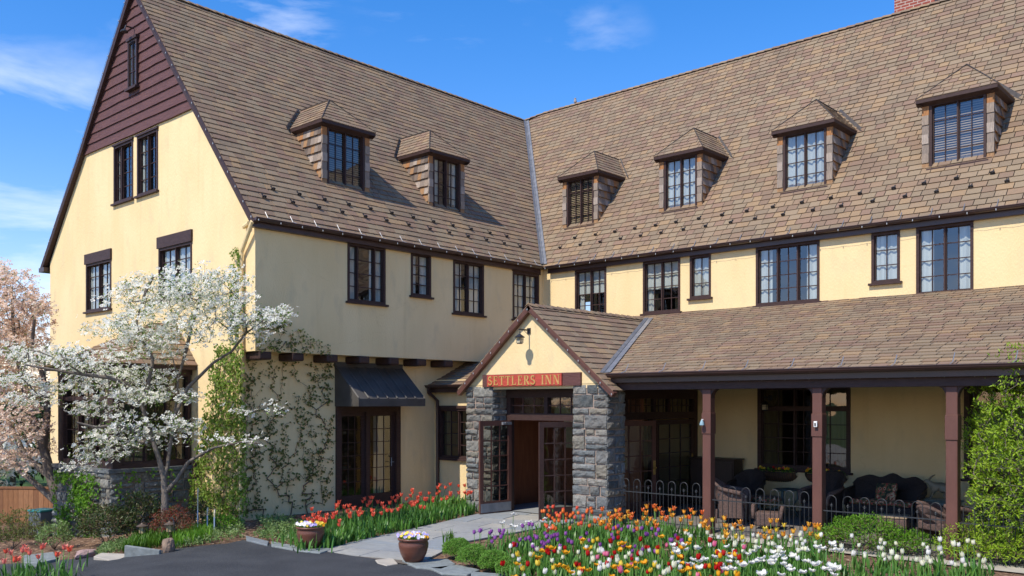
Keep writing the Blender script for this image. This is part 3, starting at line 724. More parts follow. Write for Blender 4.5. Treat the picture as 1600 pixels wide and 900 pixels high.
# ---------------------------------------------------------------- masonry
def masonry(mb, F, a0, a1, z0, z1, seed=1, hmin=.10, hmax=.31, rough=.024, proud=.045, corner=(False, False)):
    r = random.Random(seed)
    def stone(x0, x1, y0, y1):
        g = .0105; x0 += g; x1 -= g; y0 += g; y1 -= g
        if x1 - x0 < .03 or y1 - y0 < .03: return
        nx = max(3, int((x1 - x0) / .05)); ny = max(3, int((y1 - y0) / .05)); k = len(mb.v); pd = proud * (.7 + .6 * r.random()); sx, sy = r.random() * 99, r.random() * 99
        tl, tb = (r.random() - .5) * .02, (r.random() - .5) * .02
        us = [0, .008 / (x1 - x0)] + [i / nx for i in range(1, nx)] + [1 - .008 / (x1 - x0), 1]; vs_ = [0, .008 / (y1 - y0)] + [i / ny for i in range(1, ny)] + [1 - .008 / (y1 - y0), 1]
        nx, ny = len(us) - 1, len(vs_) - 1
        for j in range(ny + 1):
            for i in range(nx + 1):
                u, v_ = us[i], vs_[j]; x = x0 + (x1 - x0) * u; y = y0 + (y1 - y0) * v_
                ed = min(u * (x1 - x0), (1 - u) * (x1 - x0), v_ * (y1 - y0), (1 - v_) * (y1 - y0))
                f = 1 - math.exp(-ed / .006)
                nn = noise.noise(V((x * 7 + sx, y * 7 + sy, seed))) * 1.3 + noise.noise(V((x * 19 + sx, y * 19, seed))) * .7
                edge = ed < 1e-6
                jx = 0 if not edge else noise.noise(V((x * 11, y * 11 + sx, 3))) * .012
                mb.v.append(tuple(F(x + jx, y + jx * .8, -.015 if edge else f * (pd + tl * (u - .5) + tb * (v_ - .5)) + nn * rough * f)))
        for j in range(ny):
            for i in range(nx): a = k + j * (nx + 1) + i; mb.f.append((a, a + 1, a + nx + 2, a + nx + 1)); mb.m.append(0)
    z = z0
    while z < z1 - .02:
        h = min(hmin + (hmax - hmin) * r.random(), z1 - z)
        if z1 - z - h < .1: h = z1 - z
        a = a0
        while a < a1 - .01:
            ww = h * (.8 + 1.5 * r.random()) if h > .16 else h * (1.5 + 1.8 * r.random())
            ww = min(max(ww, .12), .62)
            if a1 - a - ww < .13: ww = a1 - a
            if h > .2 and r.random() < .45:
                hs_ = h * (.4 + .2 * r.random())
                if ww > .3 and r.random() < .5: m_ = a + ww * (.4 + .2 * r.random()); stone(a, m_, z, z + hs_); stone(m_, a + ww, z, z + hs_)
                else: stone(a, a + ww, z, z + hs_)
                stone(a, a + ww, z + hs_, z + h)
            else: stone(a, a + ww, z, z + h)
            a += ww
        z += h
    return mb
def pier(x0, x1, y0, y1, z0, z1, seed, name, parent, faces=('f', 'l', 'r'), label=None, **k):
    core = MB().wbox(x0 + .012, x1 - .012, y0 + .012, y1 - .012, z0, z1).build(name, M['mortar'], parent)
    if label: core['label'] = label
    mb = MB()
    if 'f' in faces: masonry(mb, Fr((0, y0 + .02, 0), (1, 0, 0), (0, 0, 1), (0, -1, 0)), x0 - .02, x1 + .02, z0, z1, seed, **k)
    if 'r' in faces: masonry(mb, Fr((x1 - .02, 0, 0), (0, 1, 0), (0, 0, 1), (1, 0, 0)), y0 - .02, y1 + .02, z0, z1, seed + 1, **k)
    if 'l' in faces: masonry(mb, Fr((x0 + .02, 0, 0), (0, -1, 0), (0, 0, 1), (-1, 0, 0)), -y1, -y0, z0, z1, seed + 2, **k)
    mb.build('stonework', M['stone'], core, smooth=False); return core
pier(1.76, 2.56, -4.73, -4.15, -.15, 2.78, 21, 'stone_pier', inn); pier(4.80, 5.64, -4.73, -4.15, -.15, 2.78, 41, 'stone_pier', inn)

# vestibule gable, ridge at x 3.70
RX, RZ, VE, VS = 3.70, 4.45, 2.72, .84
def vz(x): return RZ - VS * abs(x - RX)
mb = MB(); mb.poly([FV(a, b, 0) for a, b in [(1.74, 2.78), (5.66, 2.78), (RX, vz(RX) - .05)]]); mb.box(FV, 1.74, 5.66, 2.7, 2.79, -.2, -.0)
mb.wbox(1.78, 1.98, -4.2, -.0, -.2, 2.8); mb.poly([FD(-4.2, 2.6, 0), FD(0, 2.6, 0), FD(0, 3.4, 0), FD(-4.2, 3.4, 0)])
mb.build('vestibule_gable', M['stucco'], inn)
SV = math.hypot(1, VS)
FVR = Fr((RX, 0, RZ), (0, 1, 0), (-1 / SV, 0, VS / SV), (VS / SV, 0, 1 / SV))       # east slope, b measured up to ridge (negative below)
FVL = Fr((RX, 0, RZ), (0, -1, 0), (1 / SV, 0, VS / SV), (-VS / SV, 0, 1 / SV))
PZ0, PS = 4.60, .462                                                                 # porch roof: z = PZ0 + PS*y
def pz(y): return PZ0 + PS * y
PSE = .354                                                                            # the wide porch roof east of it lies flatter
def pze(y): return PZ0 + PSE * y
yre = (RZ - PZ0) / PSE
yr = (RZ - PZ0) / PS                                                                 # where the ridge meets the porch roof
xe = 5.86; se = -(xe - RX) * SV; yE = -4.6; xv = RX + (RZ - pze(yE)) / VS; sv = -(xv - RX) * SV
mb = MB(); shingles(mb, FVR, [(-4.86, sv), (yE, sv), (yre, 0), (-4.86, 0)], .18, .28, .02, seed=31); shingles(mb, FVR, [(-4.86, se), (yE + .06, se), (yE + .06, sv), (-4.86, sv)], .18, .28, .02, seed=35)
vr = mb.build('vestibule_roof', M['shingle'], inn)
xl = 1.62; sl = -(RX - xl) * SV; yE2 = -3.82; xw = RX - (RZ - pz(yE2)) / VS; sw = -(RX - xw) * SV
mb = MB(); shingles(mb, FVL, [(4.86, sw), (-yE2, sw), (-yr, 0), (4.86, 0)], .18, .28, .02, seed=32); shingles(mb, FVL, [(4.86, sl), (-yE2, sl), (-yE2, sw), (4.86, sw)], .18, .28, .02, seed=36); mb.build('vestibule_roof', M['shingle'], inn)
ridge_caps((RX, -4.86, RZ), (RX, yr, RZ), wd=.1, parent=vr)
mb = MB()
mb.poly([FVR(-4.85, se, -.03), FVR(yE, se, -.03), FVR(yE, sv, -.03), FVR(yre, 0, -.03), FVR(-4.85, 0, -.03)]); mb.poly([FVL(4.85, sl, -.03), FVL(-yE2, sl, -.03), FVL(-yE2, sw, -.03), FVL(-yr, 0, -.03), FVL(4.85, 0, -.03)])
rake('vestibule_rake', FV, [(5.90, vz(5.90) - .0), (RX, RZ - .0)], .105, .02, .13, 'post'); rake('vestibule_rake', FV, [(1.56, vz(1.56) - .0), (RX, RZ - .0)], .105, .02, .13, 'post')
mb.build('vestibule_roof_deck', M['trim'], vr)
# porch roof (east of the vestibule) and the small infill roof west of it
SP = math.hypot(1, PS); FP = Fr((0, 0, PZ0), (1, 0, 0), (0, 1 / SP, PS / SP), (0, -PS / SP, 1 / SP))
mb = MB(); SPE = math.hypot(1, PSE); FPE = Fr((0, 0, PZ0), (1, 0, 0), (0, 1 / SPE, PSE / SPE), (0, -PSE / SPE, 1 / SPE)); shingles(mb, FPE, [(xv, yE * SPE), (17, yE * SPE), (17, 0), (RX, 0), (RX, yre * SPE)], .18, .28, .02, seed=33)
pr_ = mb.build('porch_roof', M['shingle'], inn)
mb = MB(); shingles(mb, FP, [(-.62, yE2 * SP), (xw, yE2 * SP), (RX, yr * SP), (RX, 0), (.02, 0), (-.62, -2.0 * SP)], .17, .27, .022, seed=34)
mb.build('infill_roof', M['shingle'], inn)
mb = MB(); mb.poly([FPE(xv - .02, yE * SPE, -.03), FPE(17, yE * SPE, -.03), FPE(17, 0, -.03), FPE(RX, 0, -.03), FPE(RX, yre * SPE, -.03)]); mb.poly([FP(-.6, yE2 * SP, -.03), FP(1.9, yE2 * SP, -.03), FP(3.7, -.5, -.03), FP(0, -.1, -.03)])
mb.poly([(5.0, -4.45, 2.74), (17, -4.45, 2.74), (17, 0, 2.86), (5.0, 0, 2.86)]); mb.build('porch_ceiling', M['trim'], inn)
# valley of the vestibule and the porch roof
mb = MB(); q0 = V((RX + .02, yre, RZ + .03)); q1 = V((xv, yE, pze(yE) + .03))
mb.poly([q0, q1, q1 + V((.16, 0, .012)), q0 + V((.16, 0, .012))]); mb.poly([q0, q1, q1 + V((0, -.13, .012)), q0 + V((0, -.13, .012))]); mb.tube([q0 + UP * .015, q1 + UP * .015], .014, 4)
mb.build('valley_flashing', M['flash'], vr)
pg = gutter('porch_gutter', (xv + .16, yE, pze(yE)), (17, yE, pze(yE)), (0, -1, 0), .07, straps=.85)
gutter('infill_gutter', (-.6, yE2, pz(yE2)), (1.7, yE2, pz(yE2)), (0, -1, 0), .06, straps=0)
zg = pz(yE2) - .05
MB().tube([(-.42, yE2 - .06, zg), (-.42, yE2 - .06, zg - .12), (-.33, -3.67, zg - .32), (-.33, -3.66, -.05)], .042, 8).build('downspout', M['gutter'], inn)
MB().tube([(-.33 + .0, -9.07, 5.05 + .95), (-.12, -9.08, 6.05)], .045, 8).build('downspout_elbow', M['stucco'], inn)
MB().tube([(.10, -9.14, 6.05), (-.05, -9.12, 5.88), (-.38, -9.09, 5.5), (-.40, -9.09, 5.3), (-.40, -9.09, .0)], .045, 8).build('corner_downspout', M['stucco'], inn)

# porch posts, beam and braces
bm_ = MB().wbox(5.64, 17, -4.47, -4.23, 2.66, 2.90); beam = bm_.build('porch_beam', M['trim'], inn)
post0 = None
for x in (7.66, 9.75, 11.86, 13.97):
    if post0 is None:
        post0 = MB().wbox(-.084, .084, -.084, .084, -.12, 2.66).build('porch_post', M['post'], inn); bevel(post0, .008, 1)
        bx = MB().wbox(-.094, .094, -.10, .094, 1.84, 2.22).wbox(-.09, .09, -.092, .09, 2.22, 2.232); c = bx.build('post_block', M['post'], post0); bevel(c, .006, 1)
        for sg in (-1, 1):
            pts = [(sg * .084, 2.66), (sg * .22, 2.66)] + [(sg * (.22 - .136 * math.sin(t * math.pi / 2 / 5)), 2.66 - .17 * (1 - math.cos(t * math.pi / 2 / 5))) for t in range(1, 6)]
            MB().prism(Fr((0, 0, 0), (1, 0, 0), (0, 0, 1), (0, -1, 0)), ccw(pts), -.07, .07).build('brace', M['trim'], post0)
        p = post0
    else: p = copy_tree(post0, inn)
    p.location = (x, -4.35, 0)

# ---------------------------------------------------------------- entrance
ent = MB(); F = Fr((0, -4.28, 0), (1, 0, 0), (0, 0, 1), (0, -1, 0))
ent.box(F, 2.56, 2.70, -.1, 2.72, -.1, .03); ent.box(F, 4.66, 4.80, -.1, 2.72, -.1, .03); ent.box(F, 2.70, 4.66, 2.52, 2.72, -.1, .03); ent.box(F, 2.70, 4.66, 2.03, 2.18, -.1, .04)
ent.box(F, 3.66, 3.76, 2.18, 2.52, -.1, .02)
en = ent.build('entrance_door', M['trim'], inn); en['label'] = 'brown glazed double door standing open between two stone piers'
mb = MB()
for (a0, a1) in ((2.70, 3.66), (3.76, 4.66)):
    for i in range(1, 3): x = a0 + (a1 - a0) * i / 3; mb.box(F, x - .01, x + .01, 2.18, 2.52, -.06, -.03)
    mb.box(F, a0, a1, 2.34, 2.36, -.058, -.032)
mb.build('transom_bars', M['post'], en)
MB().poly([F(2.7, 2.18, -.045), F(4.66, 2.18, -.045), F(4.66, 2.52, -.045), F(2.7, 2.52, -.045)]).build('transom_glass', M['glass'], en)
def leaf(name, hinge, ang, wd, zt=2.02, zb=.03, cols=3, rows=5, m_='trim', parent=None, kick=.25, thick=.045, gl='glass_dark'):
    """door leaf turned about its hinge; ang: direction the leaf points to, in plan"""
    e = V((math.cos(R(ang)), math.sin(R(ang)), 0)); n_ = V((e.y, -e.x, 0)); LF = Fr(hinge, e, (0, 0, 1), n_)
    mb = MB(); st = .10; t = thick / 2
    mb.box(LF, 0, st, zb, zt, -t, t); mb.box(LF, wd - st, wd, zb, zt, -t, t); mb.box(LF, st, wd - st, zt - .11, zt, -t + .001, t - .001); mb.box(LF, st, wd - st, zb, zb + kick, -t + .001, t - .001)
    o = mb.build(name, M[m_], parent)
    g0, g1, h0, h1 = st, wd - st, zb + kick, zt - .11; mb = MB()
    for i in range(1, cols): x = g0 + (g1 - g0) * i / cols; mb.box(LF, x - .011, x + .011, h0, h1, -.014, .014)
    for i in range(1, rows): x = h0 + (h1 - h0) * i / rows; mb.box(LF, g0, g1, x - .011, x + .011, -.0125, .0125)
    mb.build('glazing_bars', M[m_], o)
    MB().poly([LF(g0, h0, 0), LF(g1, h0, 0), LF(g1, h1, 0), LF(g0, h1, 0)]).build('glass', M[gl], o)
    return o, LF
ln, LF = leaf('door_leaf', (2.72, -4.31, 0), -95, .92, m_='post', parent=en); MB().box(LF, .02, .9, .05, .24, -.027, -.0235).box(LF, .02, .9, .05, .24, .0235, .027).build('kick_plate', M['flash'], ln)
MB().box(LF, .05, .3, 1.93, 1.99, -.08, -.024).tube([LF(.2, 1.97, -.08), LF(.45, 1.98, -.3)], .012, 5).build('door_closer', M['flash'], ln)
rn, LF = leaf('door_leaf', (4.64, -4.31, 0), -112, .95, m_='trim', parent=en)
MB().box(LF, .87, .93, .92, 1.14, .022, .028).tube([LF(.9, .95, .03), LF(.9, .97, .075), LF(.9, 1.09, .075), LF(.9, 1.11, .03)], .009, 6).build('door_handle', M['brass'], rn)
# inside of the vestibule
mb = MB()
fi = Fr((0, -2.35, 0), (1, 0, 0), (0, 0, 1), (0, -1, 0))
mb.box(fi, 1.98, 4.83, 0, 2.6, -.1, -.02)
for a0, a1 in ((2.0, 2.55), (2.62, 3.15), (3.2, 3.75), (4.0, 4.5)):
    for z0, z1 in ((.1, .95), (1.05, 2.0)): mb.box(fi, a0, a1, z0, z1, -.02, .012)
ip = mb.build('inner_panelling', M['wood'], inn)
MB().box(fi, 3.26, 3.69, 1.08, 1.95, .013, .02).build('inner_door_glass', M['dark'], ip)
MB().box(fi, 2.66, 2.9, 1.35, 1.98, .014, .02).build('posted_menu', mat('menu_paper', (.52, .47, .3), .8, (.42, .38, .24), 20), ip)
mb = MB(); mb.poly([(1.98, -4.25, 2.6), (4.83, -4.25, 2.6), (4.83, 0, 2.6), (1.98, 0, 2.6)]); mb.poly([(1.985, -4.25, 0), (1.985, 0, 0), (1.985, 0, 2.6), (1.985, -4.25, 2.6)]); mb.build('vestibule_ceiling', M['wood'], inn)
# porch doors in the side wall of the vestibule
F = FD; mb = MB()
mb.box(F, -4.15, -3.55, -.1, 2.72, -.12, .02); mb.box(F, -.16, 0, -.1, 2.72, -.12, .03); mb.box(F, -3.55, -.16, 2.5, 2.72, -.12, .025); mb.box(F, -3.55, -.16, 2.04, 2.2, -.12, .03)
mb.box(F, -1.92, -1.80, -.1, 2.04, -.12, .02)
for a in (-2.9, -1.8, -1.2): mb.box(F, a - .03, a + .03, 2.2, 2.5, -.1, .01)
pd = mb.build('porch_door', M['trim'], inn); pd['label'] = 'pair of glazed doors opening onto the porch'
mb = MB()
for a in (-3.3, -3.1, -2.7, -2.5, -2.3, -2.1, -1.6, -1.4, -1.0, -.8, -.6, -.4): mb.box(F, a - .009, a + .009, 2.2, 2.5, -.05, -.03)
mb.box(F, -3.55, -.16, 2.34, 2.36, -.049, -.031); mb.build('transom_bars', M['trim'], pd)
MB().poly([F(-3.55, 2.2, -.04), F(-.16, 2.2, -.04), F(-.16, 2.5, -.04), F(-3.55, 2.5, -.04)]).build('transom_glass', M['glass_dark'], pd)
l1, LF = leaf('door_leaf', (4.83, -3.42, 0), 70, 1.12, m_='post', parent=pd); MB().box(LF, 1.04, 1.1, .85, 1.15, .022, .03).tube([LF(1.07, 1.0, .03), LF(1.07, 1.0, .09)], .02, 8).build('door_handle', M['brass'], l1)
l2, LF = leaf('door_leaf', (4.85, -.2, 0), -91, 1.55, parent=pd); MB().box(LF, .04, .1, .8, 1.2, -.03, -.022).build('door_handle', M['brass'], l2)

# sign board
sb = MB().box(FV, 2.30, 5.02, 2.755, 3.02, .0, .05).build('lintel_board', M['siding'], inn)
sg_ = MB().box(FV, 2.47, 4.56, 2.762, 3.008, .05, .085).build('name_board', mat('sign_red', (.50, .075, .045), .55, (.40, .055, .035), 9, .2, 30, stretch=(1, 1, 6)))
tag(sg_, 'red wooden board with gold letters reading SETTLERS INN above the entrance', 'sign')
gold = mat('gold_leaf', (.55, .33, .11), .5, (.45, .26, .08), 15)
def glyph(ch):
    st, th = .17, .075; o = []
    bx_ = lambda a, b, c, d: o.append([(a, c), (b, c), (b, d), (a, d)])
    def serif(x, z, wd=.30): bx_(x - wd / 2, x + wd / 2, z, z + .06)
    if ch in 'EL':
        bx_(.10, .10 + st, 0, 1); serif(.185, 0); serif(.185, .94); bx_(.2, .66, 0, th); bx_(.60, .67, 0, .26)
        if ch == 'E': bx_(.2, .62, 1 - th, 1); bx_(.56, .63, .76, 1); bx_(.2, .48, .47, .47 + th); bx_(.44, .50, .38, .62)
        return o, .74
    if ch == 'T': bx_(.30, .30 + st, 0, 1); serif(.385, 0); bx_(.02, .75, 1 - th, 1); bx_(.02, .09, .74, 1); bx_(.68, .75, .74, 1); return o, .77
    if ch == 'I': bx_(.10, .10 + st, 0, 1); serif(.185, 0, .34); serif(.185, .94, .34); return o, .40
    if ch == 'N': bx_(.12, .20, 0, 1); bx_(.70, .78, 0, 1); serif(.16, 0, .26); serif(.74, .94, .26); bx_(.02, .18, .94, 1); o.append([(.12, 1), (.64, 0), (.80, 0), (.30, 1)]); return o, .92
    def arc(pts, ws):
        for (p, q, a, b) in zip(pts[:-1], pts[1:], ws[:-1], ws[1:]):
            d = V((q[0] - p[0], q[1] - p[1])); n_ = V((-d.y, d.x)).normalized()
            o.append([(p[0] + n_.x * a, p[1] + n_.y * a), (p[0] - n_.x * a, p[1] - n_.y * a), (q[0] - n_.x * b, q[1] - n_.y * b), (q[0] + n_.x * b, q[1] + n_.y * b)])
    if ch == 'R':
        bx_(.10, .10 + st, 0, 1); serif(.185, 0); serif(.14, .94, .2)
        pts = [(.25, .96)] + [(.40 + .20 * math.cos(t), .735 + .225 * math.sin(t)) for t in [math.pi / 2 - i * math.pi / 8 for i in range(9)]] + [(.25, .51)]
        arc(pts, [.04, .04, .05, .07, .085, .09, .085, .07, .05, .04, .04]); o.append([(.36, .50), (.62, 0), (.84, 0), (.50, .52)]); return o, .80
    if ch == 'S':
        pts = []; ws = []
        for i in range(11): t = R(30 + i * 23); pts.append((.36 + .22 * math.cos(t), .74 + .22 * math.sin(t))); ws.append(.045 + .035 * math.sin(math.pi * min(1, i / 10)))
        for i in range(1, 12): t = R(85 - i * 24); pts.append((.36 + .24 * math.cos(t), .26 + .22 * math.sin(t))); ws.append(.085 - .04 * i / 11)
        arc(pts, ws); bx_(.52, .58, .72, .98); bx_(.10, .16, .04, .30); return o, .68
x = 0.; lay = []
for ch in 'SETTLERS  INN':
    if ch == ' ': x += .33; continue
    g, adv = glyph(ch); lay.append((ch, x, g)); x += adv + .10
tw = x - .1; hh = .192; sx = (4.53 - 2.50) / tw
for ch, x, g in lay:
    mb = MB()
    for k, q in enumerate(g): mb.prism(FV, ccw([(2.50 + (x + a) * sx, 2.788 + b * hh) for a, b in q]), .085, .094 + .0006 * k)
    mb.build('letter_' + ch.lower(), gold, sg_)
# bay window on the gable end
bx0, bx1, by0 = -5.37, -2.45, -10.85
pier(bx0, bx1, by0, -9.05, -1.3, .96, 77, 'bay_base', inn, faces=('f', 'r', 'l'), hmax=.3, proud=.06)
MB().wbox(bx0 - .06, bx1 + .06, by0 - .06, -9.03, .955, 1.035).build('bay_sill_stone', M['stone'], inn)
by = MB(); FB1 = Fr((0, by0 + .1, 0), (1, 0, 0), (0, 0, 1), (0, -1, 0)); FB2 = Fr((bx1 - .1, 0, 0), (0, 1, 0), (0, 0, 1), (1, 0, 0)); FB3 = Fr((bx0 + .1, 0, 0), (0, -1, 0), (0, 0, 1), (-1, 0, 0))
by.wbox(bx0 + .06, bx1 - .06, by0 + .06, -9.02, 3.02, 3.22); by.wbox(bx0 + .08, bx1 - .08, by0 + .08, -9.02, 1.035, 1.12)
for x in (bx0 + .07, bx1 - .27): by.wbox(x, x + .2, by0 + .07, by0 + .27, 1.1, 3.05)
bay = by.build('bay_window', M['trim'], inn); bay['label'] = 'dark brown bay window on a stone base, behind the white dogwood'
for FB, a0, a1 in ((FB1, bx0 + .27, bx1 - .27), (FB2, by0 + .27, -9.05), (FB3, 9.05, -by0 - .27)):
    window(None, a0, a1, 1.1, 3.05, 6, 4, 0, False, None, mulls=(.333, .667), trans=2.5, fw=.06, hole=False, F=FB, parent=bay, name='bay_sash', glass='glass_dark')
for q in list(bay.children):
    for s in list(q.children): s.parent = bay
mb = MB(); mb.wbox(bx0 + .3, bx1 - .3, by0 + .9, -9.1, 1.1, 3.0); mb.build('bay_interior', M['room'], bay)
rf = MB(); zb, zt = 3.22, 4.25; a_, b_, c_ = bx0 - .15, bx1 + .15, by0 - .15
PA, PB = V((a_, c_, zb)), V((b_, c_, zb)); PC, PD = V((b_, -9.0, zb)), V((a_, -9.0, zb)); TA, TB = V((-4.5, -9.0, zt)), V((-3.3, -9.0, zt))
for p, q, tt in ((PA, PB, [TB, TA]), (PB, PC, [TB]), (PD, PA, [TA])):
    e1 = (q - p).normalized(); nrm = e1.cross(tt[0] - p).normalized(); nrm = nrm if nrm.z > 0 else -nrm; e2 = nrm.cross(e1); e2 = e2 if e2.z > 0 else -e2
    FF = Fr(p, e1, e2, nrm); pl = [((x_ - p).dot(e1), (x_ - p).dot(e2)) for x_ in [p, q] + tt]; shingles(rf, FF, pl, .17, .28, .02, seed=int(p.x * -9) + 50); rf.poly([FF(u, v_, -.01) for u, v_ in ccw(pl)])
rf.build('bay_roof', M['shingle'], inn)
MB().wbox(a_ + .02, b_ - .02, c_ + .02, -9.02, zb - .09, zb - .01).build('bay_fascia', M['trim'], inn)
# ================================================================ ground, drive, path
def edges_(lo, hi, f0, f1, st):
    a = [f0 + i * st for i in range(int((f1 - f0) / st) + 1)]; s = st; x = f0
    while x > lo: s *= 1.35; x -= s; a.insert(0, max(x, lo))
    s = st; x = a[-1]
    while x < hi: s *= 1.35; x += s; a.append(min(x, hi))
    return a
def sheet(name, xs, ys, zf, m_):
    v = [(x, y, zf(x, y)) for y in ys for x in xs]; n = len(xs)
    f = [(j * n + i, j * n + i + 1, (j + 1) * n + i + 1, (j + 1) * n + i) for j in range(len(ys) - 1) for i in range(n - 1)]
    me = bpy.data.meshes.new(name); me.from_pydata(v, [], f); me.materials.append(m_); me.polygons.foreach_set('use_smooth', [True] * len(f))
    o = bpy.data.objects.new(name, me); col.objects.link(o); o['kind'] = 'structure'; return o
def ground_material():
    m, t, b = newmat('garden_ground'); b.inputs['Roughness'].default_value = .95; b.inputs['Specular IOR Level'].default_value = .2
    c = N('ShaderNodeTexCoord', t); n = N('ShaderNodeTexNoise', t); n.inputs['Scale'].default_value = 11; n.inputs['Detail'].default_value = 8
    t.links.new(c.outputs['Object'], n.inputs[0]); ra = N('ShaderNodeValToRGB', t); e = ra.color_ramp.elements
    e[0].position = .33; e[0].color = (.07, .042, .028, 1); e[1].position = .72; e[1].color = (.30, .20, .125, 1); k = e.new(.52); k.color = (.17, .10, .062, 1)
    t.links.new(n.outputs[0], ra.inputs[0])
    n2 = N('ShaderNodeTexNoise', t); n2.inputs['Scale'].default_value = 6; n2.inputs['Detail'].default_value = 6; t.links.new(c.outputs['Object'], n2.inputs[0])
    g = N('ShaderNodeMix', t, data_type='RGBA'); g.inputs[6].default_value = (.035, .075, .015, 1); g.inputs[7].default_value = (.08, .14, .03, 1); t.links.new(n2.outputs[0], g.inputs[0])
    ln_ = N('ShaderNodeVectorMath', t, operation='DISTANCE'); ln_.inputs[1].default_value = (3, -7, 0); t.links.new(c.outputs['Object'], ln_.inputs[0])
    r = N('ShaderNodeMapRange', t); r.inputs[1].default_value = 17; r.inputs[2].default_value = 19; t.links.new(ln_.outputs['Value'], r.inputs[0])
    x = N('ShaderNodeMix', t, data_type='RGBA'); t.links.new(r.outputs[0], x.inputs[0]); t.links.new(ra.outputs[0], x.inputs[6]); t.links.new(g.outputs[2], x.inputs[7]); t.links.new(x.outputs[2], b.inputs[0])
    bp = N('ShaderNodeBump', t); bp.inputs['Strength'].default_value = .9; bp.inputs['Distance'].default_value = .03
    t.links.new(n.outputs[0], bp.inputs['Height']); t.links.new(bp.outputs[0], b.inputs['Normal']); return m
def zg_(x, y):
    d = math.hypot(x - 3, y + 7); return gz(x, y) * max(0, 1 - max(0, d - 40) / 120) - (.0 if d < 60 else 0)
ground = sheet('ground', edges_(-600, 600, -16, 18, .25), edges_(-600, 600, -20, 2, .25), lambda x, y: zg_(x, y) + .012 * noise.noise(V((x * 2.2, y * 2.2, 0))) - .012, ground_material())
def draped(name, poly, lift, m_, st=.25, kind='structure', zf=gz):
    """a polygon of ground cut along a grid and laid on the terrain"""
    import bmesh
    bm = bmesh.new(); vs = [bm.verts.new((x, y, 0)) for x, y in ccw(poly)]; bm.faces.new(vs); bmesh.ops.triangulate(bm, faces=bm.faces[:])
    x0, x1 = min(p[0] for p in poly), max(p[0] for p in poly); y0, y1 = min(p[1] for p in poly), max(p[1] for p in poly)
    for ax, lo, hi in ((0, x0, x1), (1, y0, y1)):
        s = math.floor(lo / st) * st + st
        while s < hi:
            co = (s, 0, 0) if ax == 0 else (0, s, 0); no = (1, 0, 0) if ax == 0 else (0, 1, 0)
            bmesh.ops.bisect_plane(bm, geom=bm.verts[:] + bm.edges[:] + bm.faces[:], plane_co=co, plane_no=no); s += st if abs(s) < 22 else st * 8
    for v in bm.verts: v.co.z = zf(v.co.x, v.co.y) + lift
    me = bpy.data.meshes.new(name); bm.to_mesh(me); bm.free(); me.materials.append(m_); o = bpy.data.objects.new(name, me); col.objects.link(o)
    if kind: o['kind'] = kind
    return o
# edge of the drive as sighted, falling to the west
DE = [(2.0, -10.5), (2.15, -10.9), (1.95, -11.5), (1.45, -12.1), (.8, -12.55), (.05, -12.95), (-1.6, -13.6), (-4.5, -14.3), (-9, -15.2), (-20, -17)]
drive = draped('driveway', [(7.6, -10.35), (6.15, -10.22), (5.2, -10.2), (3.99, -10.27), (2.9, -10.42)] + DE + [(-60, -24), (-60, -60), (6, -19.5), (11, -14.5), (20, -11.2), (11, -10.9)], .004, M['asphalt'])
draped('bounce_ground', [(-60, -60.2), (6, -19.7), (11, -14.7), (20, -11.4), (60, -9), (60, -90), (-60, -90)], .003, mat('bounce_gravel', (.50, .44, .35), .95, (.42, .37, .30), 9, .5, 60))  # unseen pale ground, added to throw warm light up onto the shaded walls
PATH = [(3.99, -10.27), (5.2, -10.2), (6.15, -10.17), (5.6, -9.2), (5.1, -8.3), (4.95, -6.5), (4.85, -5.0), (4.8, -4.3), (2.55, -4.3), (2.35, -4.9), (2.75, -6.2), (3.3, -8.0)]
draped('path_bed', PATH, .006, mat('path_joint', (.12, .10, .08), .95))
mb = MB(); rs = random.Random(5)
def flags(poly, parts, seed):
    """irregular rectangular flags laid in courses across the path"""
    r = random.Random(seed); e = V((-.285, .958, 0)).normalized(); f = V((.958, .285, 0)); O = V((3.99, -10.27, 0))
    s = -.2
    while s < 6.6:
        h = .45 + .5 * r.random(); a = -1.2
        while a < 4.6:
            w_ = .55 + .75 * r.random(); g = .010
            q = [(a + g, s + g), (a + w_ - g, s + g), (a + w_ - g, s + h - g), (a + g, s + h - g)]
            pts = [O + f * x + e * y for x, y in q]
            # clip to the path outline by halves (left and right convex pieces)
            for cp in parts:
                c = clip_poly([(p.x, p.y) for p in pts], ccw(cp))
                if len(c) >= 3:
                    dz = .012 + .006 * r.random(); k = len(mb.v); n = len(c)
                    mb.v += [(x, y, gz(x, y) + dz + .004) for x, y in c] + [(x, y, gz(x, y) - .01) for x, y in c]
                    mb.f.append(tuple(range(k, k + n))); mb.m.append(0)
                    for i in range(n): j = (i + 1) % n; mb.f.append((k + i, k + n + i, k + n + j, k + j)); mb.m.append(0)
            a += w_
        s += h
flags(PATH, [[(3.99, -10.27), (6.15, -10.17), (5.5, -9.0), (3.5, -9.0)], [(3.55, -9.0), (5.5, -9.0), (5.06, -8.0), (3.30, -8.0)], [(3.30, -8.0), (5.06, -8.0), (4.85, -5.0), (4.8, -4.3), (2.45, -4.9)], [(2.45, -4.9), (4.8, -4.3), (2.55, -4.3)]], 4)
path = mb.build('path', M['flag']); path['kind'] = 'structure'
draped('walkway', [(5.9, -4.2), (18, -4.2), (18, -4.85), (5.9, -4.85)], .012, M['concrete'])
draped('porch_floor', [(4.83, -4.23), (18, -4.23), (18, 0.0), (4.83, 0.0)], .022, M['porchfloor'], zf=lambda x, y: 0.)
draped('infill_floor', [(-.5, -3.6), (1.9, -3.6), (1.9, 0.0), (-.5, 0.0)], .022, M['porchfloor'], zf=lambda x, y: 0.)
draped('vestibule_floor', [(1.9, -4.3), (4.84, -4.3), (4.84, 0), (1.9, 0)], .03, M['flag'], zf=lambda x, y: -.0)
